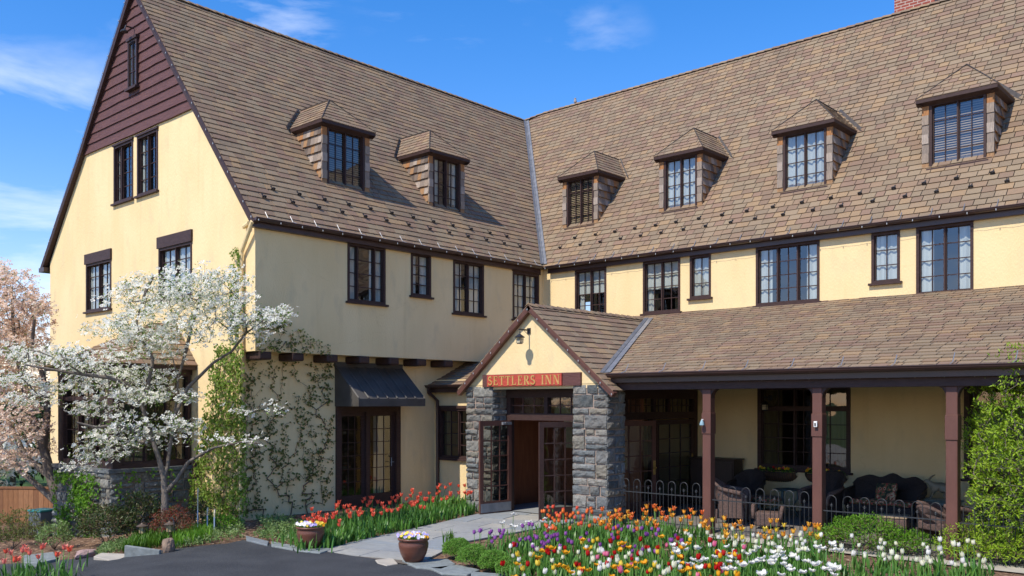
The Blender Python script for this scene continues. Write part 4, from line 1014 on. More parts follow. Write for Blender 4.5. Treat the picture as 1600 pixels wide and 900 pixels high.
# edging stones of the beds: each a slab of its own
slab_n = 0
SLABS = []
def slab(pts, h, label, group=None, m_='slate', lift=0., name='edging_stone'):
    cx, cy = sum(p[0] for p in pts) / len(pts), sum(p[1] for p in pts) / len(pts); c = V((cx, cy, gz(cx, cy) + lift)); mb = MB()
    F = Fr((0, 0, 0), (1, 0, 0), (0, 1, 0), (0, 0, 1)); mb.prism(F, ccw([(x - cx, y - cy) for x, y in pts]), -.06, h)
    o = mb.build(name, M[m_]); o.location = c; bevel(o, .012, 2); tag(o, label, 'stone', group); SLABS.append(o); return o
def px_slab(pxs, h, label, group=None, m_='slate', z=0., name='edging_stone'): return slab([tuple(on_z(px, py, z)[:2]) for px, py in pxs], h, label, group, m_, name=name)
G1 = 'flat slate edging stones along the drive'
px_slab([(384, 839), (420, 848), (418, 854), (385, 846)], .03, 'first slate edging stone below the variegated ground cover', G1)
px_slab([(424, 848), (462, 855), (458, 861), (424, 855)], .03, 'middle slate edging stone behind the drive, left of the first pot', G1)
px_slab([(456, 857), (512, 853), (516, 861), (500, 866), (462, 862)], .025, 'slate edging stone under the pot of yellow and white pansies', G1)
px_slab([(628, 878), (700, 876), (712, 884), (690, 892), (650, 889)], .03, 'broad slate edging stone beside the second pot', G1)
px_slab([(672, 890), (716, 885), (750, 893), (730, 901), (690, 899)], .03, 'grey edging stone below the clipped green mounds', G1)
px_slab([(736, 896), (790, 900), (792, 912), (736, 910)], .03, 'edging stone at the bottom corner of the tulip bed', G1)
px_slab([(586, 876), (614, 873), (622, 882), (604, 885), (590, 881)], .015, 'small pale stone set in the edge of the path', G1, 'concrete')
px_slab([(36, 890), (84, 884), (88, 896), (60, 903), (38, 902)], .09, 'grey block of stone at the corner of the left tulip bed', None, 'slate', -.45, 'stone_block')
px_slab([(146, 884), (158, 878), (200, 880), (204, 887), (170, 890)], .03, 'flat grey paving stone between the bed and the drive', None, 'concrete', -.25, 'stone_slab')
def rock(px, py, z, sx, sy, sz, m_, label, seed):
    c = on_z(px, py, z); mb = MB(); import bmesh
    bm = bmesh.new(); bmesh.ops.create_icosphere(bm, subdivisions=3, radius=1)
    for v in bm.verts:
        n_ = v.co.normalized(); k = 1 + .35 * noise.noise(n_ * 1.3 + V((seed, 0, 0))) + .12 * noise.noise(n_ * 4 + V((seed, 0, 0)))
        v.co = V((n_.x * sx, n_.y * sy, n_.z * sz)) * k
    me = bpy.data.meshes.new('rock'); bm.to_mesh(me); bm.free(); me.materials.append(m_); o = bpy.data.objects.new('rock', me); col.objects.link(o); o.location = (c.x, c.y, gz(c.x, c.y) + sz * .5); o.rotation_euler.z = seed
    tag(o, label, 'rock'); return o
mrock = mat('brown_rock', (.26, .18, .12), .9, (.16, .11, .08), 6, .8, 18); mpink = mat('pink_rock', (.40, .26, .22), .9, (.30, .2, .18), 6, .8, 18)
rock(263, 874, -.15, .10, .10, .17, mrock, 'upright brown rock at the end of the low stone edging', 2)
rock(135, 880, -.3, .22, .12, .09, mpink, 'pinkish rock lying between the tulips and the drive', 5)
# upright retaining slabs
c0, c1 = on_z(196, 882, -.22), on_z(252, 879, -.18)
t_ = (c1 - c0); F = Fr((c0.x, c0.y, 0), (t_.x, t_.y, 0), (0, 0, 1), (t_.y, -t_.x, 0)); L_ = math.hypot(t_.x, t_.y)
o = MB().prism(F, [(0, -.35), (L_, -.30), (L_, .03), (.02, .10)], 0, .07).build('retaining_slab', M['slate']); bevel(o, .01, 2); tag(o, 'long grey stone slab set on edge in front of grassy leaves', 'stone slab')

# loose bark chips on the beds
def in_poly(x, y, poly):
    c = False; j = len(poly) - 1
    for i in range(len(poly)):
        xi, yi = poly[i]; xj, yj = poly[j]
        if (yi > y) != (yj > y) and x < (xj - xi) * (y - yi) / (yj - yi) + xi: c = not c
        j = i
    return c
BED_R = [(6.3, -10.1), (7.6, -10.3), (11, -10.8), (16, -11.0), (16.5, -6), (16.0, -4.9), (5.9, -4.9), (5.7, -4.95), (4.95, -5.0), (5.05, -6.5), (5.2, -8.3), (5.7, -9.2)]
BED_L = [(-.45, -8.9), (-.45, -3.7), (1.75, -3.7), (1.75, -4.75), (2.25, -4.95), (2.65, -6.2), (3.2, -8.0), (3.9, -10.2), (2.9, -10.38), (2.0, -10.4), (1.2, -10.3)]
BED_G = [(1.2, -10.2), (1.9, -10.5), (2.05, -10.9), (1.85, -11.5), (1.35, -12.0), (.7, -12.45), (0, -12.85), (-1.6, -13.5), (-4.5, -14.2), (-9, -15.), (-9, -9.2), (-5.4, -10.9), (-2.4, -10.9), (-2.4, -9.1), (0, -9.1), (1, -9.5)]
mb = MB(); r = random.Random(9)
for poly, n in ((BED_R, 3200), (BED_L, 2600), (BED_G, 2600)):
    x0, x1 = min(p[0] for p in poly), max(p[0] for p in poly); y0, y1 = min(p[1] for p in poly), max(p[1] for p in poly); k = 0
    while k < n:
        x, y = x0 + (x1 - x0) * r.random(), y0 + (y1 - y0) * r.random()
        if not in_poly(x, y, poly): continue
        k += 1; a = r.random() * 6.3; l, w_ = .015 + .03 * r.random(), .006 + .012 * r.random(); c = V((x, y, gz(x, y) + .006)); e = V((math.cos(a), math.sin(a), .3 * (r.random() - .5))); f = V((-math.sin(a), math.cos(a), .5 * (r.random() - .5)))
        mb.poly([c - e * l - f * w_, c + e * l - f * w_, c + e * l + f * w_, c - e * l + f * w_])
o = mb.build('bark_mulch', island_mat('bark_chip', [(.20, .12, .07), (.32, .21, .13), (.12, .07, .045), (.38, .27, .18), (.24, .14, .09)], .95)); o['kind'] = 'stuff'
tag(o, 'brown shredded bark mulch on the flower beds', 'mulch')
# ================================================================ planting helpers
class Leaves:
    """many small blades or leaves gathered in one mesh"""
    def __init__(s): s.v = []; s.f = []
    def leaf(s, p, d, n, L, W, fold=.25):
        """pointed leaf: base p, direction d, face normal n"""
        side = d.cross(n); k = len(s.v); m = p + d * (L * .45)
        s.v += [tuple(p), tuple(m + side * W * .5 + n * W * fold), tuple(p + d * L - n * L * .12), tuple(m - side * W * .5 + n * W * fold), tuple(m)]
        s.f += [(k, k + 1, k + 4), (k + 1, k + 2, k + 4), (k + 2, k + 3, k + 4), (k + 3, k, k + 4)]
    def quad(s, a, b, c, d): k = len(s.v); s.v += [tuple(a), tuple(b), tuple(c), tuple(d)]; s.f.append((k, k + 1, k + 2, k + 3))
    def blade(s, p, h, lean, W, n=3):
        """upright strap leaf bending along lean"""
        k = len(s.v); sd = V((-lean.y, lean.x, 0)); sd = sd.normalized() if sd.length > 1e-4 else V((1, 0, 0))
        for i in range(n + 1):
            t = i / n; c = p + UP * h * (t - .18 * t * t * lean.length * 3) + lean * h * t * t; w_ = W * (.5 + 1.6 * t) * (1 - t) ** .7 if t < 1 else 0
            w_ = W * math.sin(math.pi * (.18 + .82 * t)) if t < 1 else .001
            s.v += [tuple(c - sd * w_ * .5), tuple(c + sd * w_ * .5)]
        for i in range(n): a = k + 2 * i; s.f.append((a, a + 1, a + 3, a + 2))
    def build(s, name, m_, parent=None, smooth=False, loc=None):
        me = bpy.data.meshes.new(name); v = s.v
        if loc is not None: v = [(a - loc[0], b - loc[1], c - loc[2]) for a, b, c in v]
        me.from_pydata(v, [], s.f); me.materials.append(m_)
        if smooth: me.polygons.foreach_set('use_smooth', [True] * len(s.f))
        o = bpy.data.objects.new(name, me); col.objects.link(o)
        if loc is not None: o.location = loc
        if parent is not None: o.parent = parent
        return o
def rdir(r, up=0.):
    while True:
        d = V((r.uniform(-1, 1), r.uniform(-1, 1), r.uniform(-1, 1)))
        if .05 < d.length < 1: d = d.normalized() + UP * up; return d.normalized()
def grow(nodes, parents, targets, r, step=.22, jit=.03, droop=0., maxr=1e9):
    """attach each target to the nearest node of the growing skeleton by a curved chain of new nodes"""
    pts = np.zeros((len(nodes) + len(targets) * 14, 3)); n = len(nodes); pts[:n] = [tuple(p) for p in nodes]
    par = list(parents); ends = []
    t_arr = np.array([tuple(t) for t in targets]); d0 = np.array([np.min(np.sum((pts[:n] - t) ** 2, 1)) for t in t_arr]); order = np.argsort(d0)
    for ti in order:
        t = t_arr[ti]; i = int(np.argmin(np.sum((pts[:n] - t) ** 2, 1))); p = pts[i]; L = np.linalg.norm(t - p)
        if L > maxr: continue
        k = max(1, min(12, int(L / step))); prev = i; sag = L * .10
        for j in range(1, k + 1):
            f = j / k; q = p + (t - p) * f; q[2] += (math.sin(f * math.pi) * sag) * (1 if droop == 0 else droop)
            if j < k: q = q + np.array([r.uniform(-jit, jit) for _ in range(3)])
            pts[n] = q; par.append(prev); prev = n; n += 1
        ends.append(prev)
    return [V(p) for p in pts[:n]], par, ends
def skel_mesh(mb, pts, par, r_tip, r_base, expo=.45, seg=5, rmin=None, fixed=None):
    n = len(pts); w_ = [0.0] * n
    for i in range(n - 1, 0, -1):
        if w_[i] == 0: w_[i] = 1.
        if par[i] is not None: w_[par[i]] += w_[i]
    rad = [min(r_base, r_tip * max(w, 1) ** expo) for w in w_]
    if fixed:
        for i, v in fixed.items(): rad[i] = max(rad[i], v)
    for i in range(1, n):
        if par[i] is None: continue
        a, b = pts[par[i]], pts[i]
        if (a - b).length < 1e-4: continue
        ra = min(rad[par[i]], rad[i] * 1.35 + .001); sg = seg if ra > .02 else (4 if ra > .006 else 3)
        mb.tube([a, b], [ra, rad[i]], sg, 0, False)
    return rad

# ---------------------------------------------------------------- flowering dogwoods
def blossoms(Lv, p, r, size=.05, up=V((0, 0, 1)), tilt=.6):
    n = (up + rdir(r) * tilt).normalized(); u = n.orthogonal().normalized(); a0 = r.random() * 6.28; v_ = n.cross(u)
    for i in range(4):
        a = a0 + i * math.pi / 2; d = u * math.cos(a) + v_ * math.sin(a); s_ = n.cross(d); S_ = size * r.uniform(.85, 1.15)
        b = p + d * S_ * .1; m = p + d * S_ * .62 + n * S_ * .12; k = len(Lv.v)
        Lv.v += [tuple(b), tuple(m + s_ * S_ * .42), tuple(p + d * S_ + n * S_ * .22), tuple(m - s_ * S_ * .42)]; Lv.f.append((k, k + 1, k + 2, k + 3))
def tree_from_sighting(name, trunk_px, limbs_px, clusters, per, Y, spread, seed, mats_, bl_size, label, cat, base_r=.085, leafy=1.0, tip=.0035, group=None, limb_dy=None, bl=True, mul=2.2, leaf_mat='leaf_dogwood', leafL=.07):
    r = random.Random(seed); nodes = []; par = []
    def add(p, pa): nodes.append(p); par.append(pa); return len(nodes) - 1
    prev = None; ids = {}
    for k, (px, py) in enumerate(trunk_px):
        p = at(px, py, Y); prev = add(p, prev); ids[(px, py)] = prev
    root_loc = nodes[0].copy(); fixed = {i: base_r * (1 - .45 * i / max(1, len(trunk_px))) for i in range(len(trunk_px))}
    for li, (start, dy, *pp) in enumerate(limbs_px):
        prev = ids[start]; y0 = (nodes[prev] - CAM).dot(FWD); m = len(pp); lastp = None
        for k, (px, py) in enumerate(pp):
            p = at(px, py, y0 + dy * (k + 1) / m); prev = add(p, prev); ids[(px, py)] = prev
            fixed[prev] = base_r * (.40 * (1 - k / (m + 1)) + .05)
    T = []
    for (cx, cy, rx, ry, n_) in clusters:
        dz0 = r.uniform(-.6, .6) * spread
        for _ in range(int(n_ * mul)):
            while True:
                a, b = r.uniform(-1, 1), r.uniform(-1, 1)
                if a * a + b * b < 1: break
            T.append(at(cx + rx * 1.08 * a, cy + ry * 1.35 * b, Y + dz0 + r.uniform(-.5, .5) * spread))
    pts, pa, ends = grow(nodes, par, T, r, .16, .03)
    root = empty(name, root_loc, 0, label, cat, group)
    mb = MB(); skel_mesh(mb, pts, pa, tip, base_r, .5, 7, fixed=fixed); mb.build('trunk', M['bark'], root, smooth=True, loc=root_loc).location = (0, 0, 0)
    B, G = Leaves(), Leaves(); tupd = (UP + sdir * .9).normalized()
    for e in ends:
        p = pts[e]; q = pts[pa[e]] if pa[e] is not None else p
        if bl:
            for _ in range(per):
                o = p + V((r.gauss(0, 1) * .095, r.gauss(0, 1) * .095, r.gauss(0, 1) * .05)); blossoms(B, o, r, bl_size, tupd, .8)
        for _ in range(int(4 * leafy + r.random())):
            d = rdir(r, .25); o = p + V((r.gauss(0, 1) * .08, r.gauss(0, 1) * .08, r.gauss(0, 1) * .04 - .02)); G.leaf(o, d, rdir(r, 1.2), leafL * r.uniform(.6, 1.2), leafL * .45)
        for _ in range(int(1 * leafy + r.random())):
            d = rdir(r, .3); G.leaf(q + rdir(r) * .03, d, rdir(r, 1.2), leafL * .8, leafL * .35)
    if bl: B.build('blossom', M[mats_], root, loc=root_loc).location = (0, 0, 0)
    G.build('foliage', M[leaf_mat], root, loc=root_loc).location = (0, 0, 0)
    return root
tree_from_sighting('dogwood_tree', [(259, 852), (258, 800), (258, 770), (256, 745)],
    [((256, 745), -.2, (248, 715), (239, 689), (230, 660), (222, 633), (212, 615), (200, 600)), ((256, 745), .3, (262, 728), (264, 711), (268, 680), (272, 650), (277, 620), (278, 594), (270, 560)),
     ((258, 770), -.3, (275, 752), (294, 722), (314, 710), (333, 700), (360, 694), (386, 689), (410, 694)), ((222, 633), .3, (232, 600), (239, 561), (228, 540), (217, 528), (214, 500), (222, 470)),
     ((239, 689), -.7, (205, 672), (180, 664), (150, 668), (120, 660)), ((272, 650), -.5, (285, 625), (294, 605), (315, 585), (333, 567), (350, 556), (361, 550), (385, 520), (410, 502)),
     ((200, 600), -.6, (170, 590), (130, 585), (85, 578), (40, 570)), ((278, 594), .4, (290, 550), (300, 510), (312, 470), (325, 435)), ((239, 689), .5, (222, 690), (200, 698), (170, 705)), ((222, 470), .2, (230, 450), (240, 430))],
    [(305, 432, 55, 16, 17), (345, 455, 50, 25, 24), (250, 452, 60, 20, 22), (205, 470, 40, 20, 14), (300, 478, 75, 20, 28), (235, 500, 65, 18, 26), (330, 505, 60, 14, 16), (400, 494, 50, 11, 16), (385, 520, 30, 14, 8), (180, 515, 50, 14, 14),
     (270, 530, 60, 12, 16), (225, 548, 60, 14, 18), (60, 556, 55, 8, 18), (25, 590, 26, 8, 7), (20, 548, 20, 10, 5), (120, 560, 50, 14, 16), (160, 585, 60, 13, 18), (105, 603, 55, 8, 11), (230, 590, 60, 12, 14), (60, 622, 45, 7, 8), (180, 618, 60, 11, 14), (150, 640, 40, 8, 9), (245, 618, 60, 8, 16),
     (225, 655, 60, 8, 8), (195, 680, 60, 10, 16), (160, 700, 48, 12, 11), (130, 725, 28, 9, 5), (285, 668, 36, 7, 9), (235, 688, 30, 10, 5), (395, 640, 45, 6, 4), (350, 690, 60, 8, 4), (440, 486, 14, 6, 4)],
    4, 16.6, 1.5, 3, 'bract_white', .048, 'small dogwood tree covered in white blossom in front of the gable end', 'tree', base_r=.082, leafy=1.5, leafL=.06, tip=.0026, mul=3.3)
tree_from_sighting('dogwood_tree', [(118, 838), (95, 790), (80, 745), (68, 700)],
    [((95, 790), .5, (60, 760), (30, 735), (0, 700), (-40, 660)), ((68, 700), .6, (50, 650), (35, 600), (28, 560), (20, 500), (18, 450)), ((68, 700), -.3, (75, 640), (68, 590), (50, 540), (55, 490)), ((28, 560), .4, (0, 540), (-40, 520), (-80, 500)), ((80, 745), .9, (40, 715), (10, 650), (-30, 600))],
    [(20, 450, 34, 22, 20), (-25, 470, 40, 25, 20), (50, 478, 24, 15, 16), (15, 500, 62, 20, 42), (-40, 520, 50, 25, 24), (35, 525, 40, 16, 24), (10, 545, 60, 14, 26), (-10, 580, 70, 20, 26), (30, 610, 44, 16, 18), (0, 640, 60, 15, 20), (35, 665, 40, 18, 15), (60, 700, 32, 15, 9), (-30, 690, 60, 20, 15), (25, 720, 40, 12, 8), (2, 425, 14, 12, 5)],
    5, 20.5, 2.2, 8, 'bract_pink', .060, 'leaning dogwood tree with pale pink blossom beyond the gable corner', 'tree', base_r=.15, leafy=.5, leafL=.06, tip=.0035, mul=3.6)

# ---------------------------------------------------------------- creepers
def creeper(name, F, roots, targets, seed, leafmat, label, leaf=.06, per=2, rb=.014, out_=.02, loc=None, cat='climber', lp=1.0):
    r = random.Random(seed); nodes = []; par = []
    for a, b in roots: nodes.append(F(a, b, out_)); par.append(None)
    T = [F(a, b, out_ + r.uniform(0, .03)) for a, b in targets]
    # grow(), but flat: sag would leave the wall
    pts, pa, ends = grow(nodes, par, T, r, .12, .014, 1e-6)
    root = empty(name, nodes[0], 0, label, cat); mb = MB()
    skel_mesh(mb, pts, pa, .0032, rb, .36, 5); mb.build('stem', M['twig'], root, loc=nodes[0]).location = (0, 0, 0)
    Lv = Leaves()
    for e in range(len(roots), len(pts)):
        if r.random() > lp and e not in ends: continue
        for _ in range(per if e in ends else (1 if r.random() < .5 else 0)):
            d = (F.e1 * r.uniform(-1, 1) + F.e2 * r.uniform(-1.2, .4) + F.n * r.uniform(.1, .7)).normalized(); n = (F.n + rdir(r) * .7).normalized()
            o = pts[e] + F.e1 * r.gauss(0, .025) + F.e2 * r.gauss(0, .025) + F.n * r.uniform(.0, .05)
            for k_ in (-.5, 0, .5):
                dd = (d + d.cross(n) * k_ * 1.3).normalized(); Lv.leaf(o, dd, n, leaf * r.uniform(.6, 1.1) * (1 if k_ == 0 else .75), leaf * .45)
    Lv.build('foliage', M[leafmat], root, loc=nodes[0]).location = (0, 0, 0); return root
r = random.Random(12)
def region(n, fn, a0, a1, b0, b1, rr):
    o = []
    while len(o) < n:
        a, b = rr.uniform(a0, a1), rr.uniform(b0, b1)
        if rr.random() < fn(a, b): o.append((a, b))
    return o
# brown-leaved creeper on the long wall, a fan from the foot of the corner up to the jetty
def dens(a, b):
    top = 3.35; edge = -6.72 - .02 * b
    if a > edge: return 0
    d = .35 + .5 * noise.noise(V((a * 1.6, b * 1.1, 2))) + .25 * noise.noise(V((a * 4, b * 4, 9)))
    if b > 2.6 and -8.2 < a < -7.5: d -= .25
    return max(0, d)
creeper('creeper', Fr((-.5, 0, 0), (0, 1, 0), (0, 0, 1), (1, 0, 0)), [(-8.7, -.05), (-8.55, -.05), (-8.35, -.05), (-7.85, -.05), (-7.4, -.05)], region(800, dens, -8.98, -6.7, .15, 3.3, r), 4, 'leaf_ivy_brown', 'brown stemmed creeper fanned across the shaded wall left of the awning', .066, 2, .015, cat='climber')
def dens2(a, b):
    return max(0, 1 - ((a + 8.95) / 1.6) ** 2 - max(0, (b - 3.5) - .75 * (1 - (a + 9) / 1.7)) * 3) if a > -9.0 else 0
creeper('creeper', FA, [(-8.98, 3.5)], region(210, lambda a, b: max(0, .9 * (b < 3.5 + .9 * (1 - (a + 9.0) / 2.0) + .1 * noise.noise(V((a * 5, b, 0)))) * (b > 3.5 + .45 * (1 - (a + 9.0) / 2.0) or b < 3.7)), -9, -7.2, 3.47, 4.35, r), 5, 'leaf_ivy_brown', 'creeper shoots spilling over the shaded wall above the beam ends', .06, 2, .008)
# green climber on the gable wall by the corner
def dens3(a, b):
    w_ = .55 + 1.15 * max(0, 1 - b / 4.3); x = (a + .45)
    if b > 3.6: w_ = .24 + .1 * noise.noise(V((b * 2, 0, 3)))
    k = 1 if abs(x + w_ * .5) < w_ * .75 else .0
    return k * max(.1, .75 + .6 * noise.noise(V((a * 2.3, b * 1.8, 5))))
creeper('climbing_vine', Fr((0, -9.06, 0), (1, 0, 0), (0, 0, 1), (0, -1, 0)), [(-.62, -.1), (-.95, -.1), (-1.4, -.1), (-.45, -.1), (-1.8, -.15), (-2.1, -.15)], region(1750, dens3, -2.4, -.1, .1, 5.6, r), 6, 'leaf_ivy', 'bright green vine climbing the sunlit corner of the gable end', .078, 3, .016)
# ivy on the bay base
def dens4(a, b): return max(0, (1 if b < .9 else 0) * (.5 + 1.1 * noise.noise(V((a * 2.2, b * 1.3, 4)))) * (1 if -4.9 < a < -2.9 else .25))
creeper('ivy', Fr((0, -10.93, 0), (1, 0, 0), (0, 0, 1), (0, -1, 0)), [(-4.6, -.6), (-4.0, -.6), (-3.3, -.5), (-2.8, -.4)], region(480, dens4, -5.0, -2.6, -.5, .95, r), 7, 'leaf_bright', 'bright green ivy trailing over the front of the stone bay base', .085, 3, .008, .03)
creeper('ivy', Fr((-2.38, 0, 0), (0, 1, 0), (0, 0, 1), (1, 0, 0)), [(-10.2, -.4), (-9.6, -.2)], region(110, lambda a, b: max(0, .3 + noise.noise(V((a * 2, b * 2, 8))) + (.4 if b > .6 else 0)), -10.8, -9.1, -.1, 1.0, r), 8, 'leaf_bright', 'small patches of ivy on the shaded side of the stone bay base', .065, 2, .006, .03)

# ---------------------------------------------------------------- shrubs
def shrub(name, c, rad, n, leaf, lm, label, seed, cat='shrub', group=None, flat=.35, core=.35, stems=14, up=.3, lumps=5, twig='twig', parent=None, lw=.45, cl=6, zmin=-.35):
    """leaf clusters through the crown's volume on real twigs"""
    r = random.Random(seed); c = V(c); rx, ry, rz = rad; lump = [(rdir(r, .2), r.uniform(.15, .38)) for _ in range(lumps)]
    T = []
    while len(T) < n:
        d = rdir(r, .1)
        if d.z < zmin: continue
        k = .72 + sum(a * max(0, d.dot(l) - .55) * 1.6 for l, a in lump) + .16 * noise.noise(d * 2.6 + V((seed, 0, 0)))
        q = (core + (1 - core) * r.random() ** .5) * k
        T.append(c + V((d.x * rx * q, d.y * ry * q, rz * (.42 + d.z * q * .62))))
    root = empty(name, c, 0, label, cat, group)
    nodes = [c.copy()] + [c + V((r.uniform(-.2, .2) * rx, r.uniform(-.2, .2) * ry, rz * .18)) for _ in range(stems)]; par = [None] + [0] * stems
    pts, pa, ends = grow(nodes, par, T, r, max(.06, rz * .14), .01 * rz * 2)
    mb = MB(); skel_mesh(mb, pts, pa, .0024, .02 * max(.4, rz), .42, 4); mb.build('stem', M[twig], root, loc=c).location = (0, 0, 0)
    Lv = Leaves()
    for e in ends:
        p = pts[e]; od = (p - c - UP * rz * .3).normalized()
        for _ in range(cl):
            d = (od * .7 + rdir(r, up)).normalized(); nn = (UP * .7 + od * .3 + rdir(r) * .7).normalized(); nn = (nn - d * nn.dot(d)).normalized()
            Lv.leaf(p + rdir(r) * leaf * .8, d, nn, leaf * r.uniform(.6, 1.2), leaf * lw)
    Lv.build('foliage', M[lm], root, loc=c).location = (0, 0, 0); return root
def gp(px, py, z=0.): p = on_z(px, py, z); return V((p.x, p.y, gz(p.x, p.y)))
def atg(px, Y): p = at(px, 700, Y); return V((p.x, p.y, gz(p.x, p.y)))
shrub('rhododendron', atg(165, 16.9), (.85, .6, .78), 420, .08, 'leaf_dark', 'dark green rhododendron spreading below the ivy covered stone base', 21, up=.1, lw=.32)
shrub('rhododendron', atg(222, 17.3), (.8, .6, .95), 380, .08, 'leaf_dark', 'taller dark rhododendron growing behind the white dogwood trunk', 22, up=.1, lw=.32)
shrub('azalea', atg(268, 16.3), (.55, .4, .68), 360, .035, 'leaf_red', 'low azalea with fine dark red leaves at the foot of the white dogwood', 23)
shrub('azalea', atg(20, 18.6), (1.1, .6, .75), 420, .05, 'leaf_ivy_brown', 'olive green shrub behind the coral tulips near the wooden fence', 24)
shrub('azalea', atg(85, 17.2), (.6, .4, .55), 200, .05, 'leaf_cover', 'loose light green shrub beside the coral tulips', 25)
shrub('azalea', atg(345, 17.2), (.5, .35, .35), 170, .05, 'leaf_bright', 'small bright green bush near the garden canes at the vine clad corner', 26)
shrub('azalea', atg(310, 17.9), (.35, .3, .6), 150, .05, 'leaf_dark', 'small dark bush against the wall left of the garden canes', 27)
# clipped round mounds beside the path
MOUNDS = []
for i, (px, py, w_, lb) in enumerate([(714, 872, .27, 'small clipped green mound nearest the second pot'), (741, 886, .29, 'clipped green mound between the pot and the tulips, in front of the smallest one'), (773, 893, .27, 'clipped green mound with the tulips close behind it'), (800, 903, .27, 'clipped green mound at the lower end of the row')]):
    c = gp(px, py); MOUNDS.append(c); shrub('clipped_mound', c, (w_ * 1.1, w_ * 1.1, w_ * 1.2), 1500, .024, 'leaf_box', lb, 40 + i, group='clipped mounds beside the path', core=.86, lumps=0, up=.3, cl=6, stems=10)
shrub('low_shrub', at(1360, 880, 14.7) * 1 if False else V((*at(1345, 800, 14.6)[:2], 0)), (.85, .6, .62), 620, .055, 'leaf_bright', 'rounded bright green shrub between the white tulips and the porch ottoman', 51, up=.5, lw=.3, core=.5)
shrub('low_shrub', V((*at(1415, 800, 14.3)[:2], -.02)), (.55, .5, .45), 300, .055, 'leaf_bright', 'smaller bright green shrub just right of the rounded one', 52, up=.5, lw=.3)
shrub('low_shrub', V((*at(1285, 800, 15.2)[:2], -.02)), (.35, .3, .36), 130, .055, 'leaf_bright', 'little bright green bush at the foot of the second porch post', 53, up=.5, lw=.3)
shrub('low_shrub', V((*at(1530, 800, 13.7)[:2], -.05)), (.85, .7, .62), 620, .06, 'leaf_lime', 'yellow green feathery shrub spreading below the large bush', 54, up=.35, lw=.28)
shrub('low_shrub', V((*at(1600, 800, 13.4)[:2], -.05)), (.8, .7, .66), 420, .06, 'leaf_lime', 'yellow green feathery shrub at the right end of the tulip bed', 55, up=.35, lw=.28)
# the large bush by the right edge
c = at(1632, 700, 13.3); c.z = 0
big = shrub('privet_bush', c + UP * .35, (1.35, 1.15, 2.9), 2500, .068, 'leaf_lime', 'tall loose bush with lime green young leaves in front of the last porch post', 61, up=.3, core=.25, stems=30, lumps=7, lw=.34, cl=8, twig='bark', zmin=-.85)

# ground cover and grassy leaves
def cover(name, poly, n, fn, m_, label, seed, cat='ground cover'):
    r = random.Random(seed); Lv = Leaves(); x0, x1 = min(p[0] for p in poly), max(p[0] for p in poly); y0, y1 = min(p[1] for p in poly), max(p[1] for p in poly); k = 0
    while k < n:
        x, y = r.uniform(x0, x1), r.uniform(y0, y1)
        if in_poly(x, y, poly): k += 1; fn(Lv, V((x, y, gz(x, y))), r)
    o = Lv.build(name, M[m_]); tag(o, label, cat, kind='stuff'); return o
def rosette(Lv, p, r):
    h = r.uniform(.05, .16)
    for _ in range(5): d = rdir(r, .4); Lv.leaf(p + UP * h * r.uniform(.4, 1), d, rdir(r, 1.), .055 * r.uniform(.7, 1.2), .03)
def strap(Lv, p, r):
    for _ in range(3): a = r.random() * 6.28; l = r.uniform(.1, .45); Lv.blade(p, r.uniform(.14, .3), V((math.cos(a) * l, math.sin(a) * l, 0)), .018)
PX = lambda pts, z=0.: [tuple(on_z(a, b, z)[:2]) for a, b in pts]
cover('pachysandra', [(1.0, -9.4), (2.05, -10.35), (2.9, -10.3), (3.45, -10.2), (3.1, -9.4), (2.0, -8.8), (.3, -8.5), (-.3, -8.9)], 900, rosette, 'leaf_cover', 'low pale variegated ground cover left of the first pot', 71)
cover('pachysandra', PX([(275, 862), (380, 846), (384, 822), (340, 815), (290, 830)], -.03), 600, rosette, 'leaf_cover', 'low green ground cover along the drive below the vine clad corner', 72)
cover('grass_tuft', PX([(190, 868), (262, 862), (270, 840), (215, 838)], -.15), 420, strap, 'grass', 'tufts of strap shaped grassy leaves behind the upright stone slab', 73, 'grass')
cover('grass_tuft', PX([(268, 866), (330, 856), (330, 835), (275, 838)], -.1), 330, strap, 'leaf_bright', 'bright green grassy leaves right of the brown rock', 74, 'grass')
cover('pachysandra', PX([(150, 880), (205, 874), (200, 850), (160, 860)], -.25), 260, rosette, 'leaf_cover', 'small patch of ground cover beside the flat paving stone', 75)
cover('grass_tuft', PX([(688, 858), (712, 852), (712, 846), (694, 846)]), 16, strap, 'grass', 'thin grassy herb tuft behind the clipped mounds', 76, 'grass')
cover('fallen_leaves', [(-9, -9.1), (-5.5, -9.1), (-5.5, -14), (-9, -14)], 1500, rosette, 'leaf_dark', 'low dark ground cover beyond the stone bay', 77)

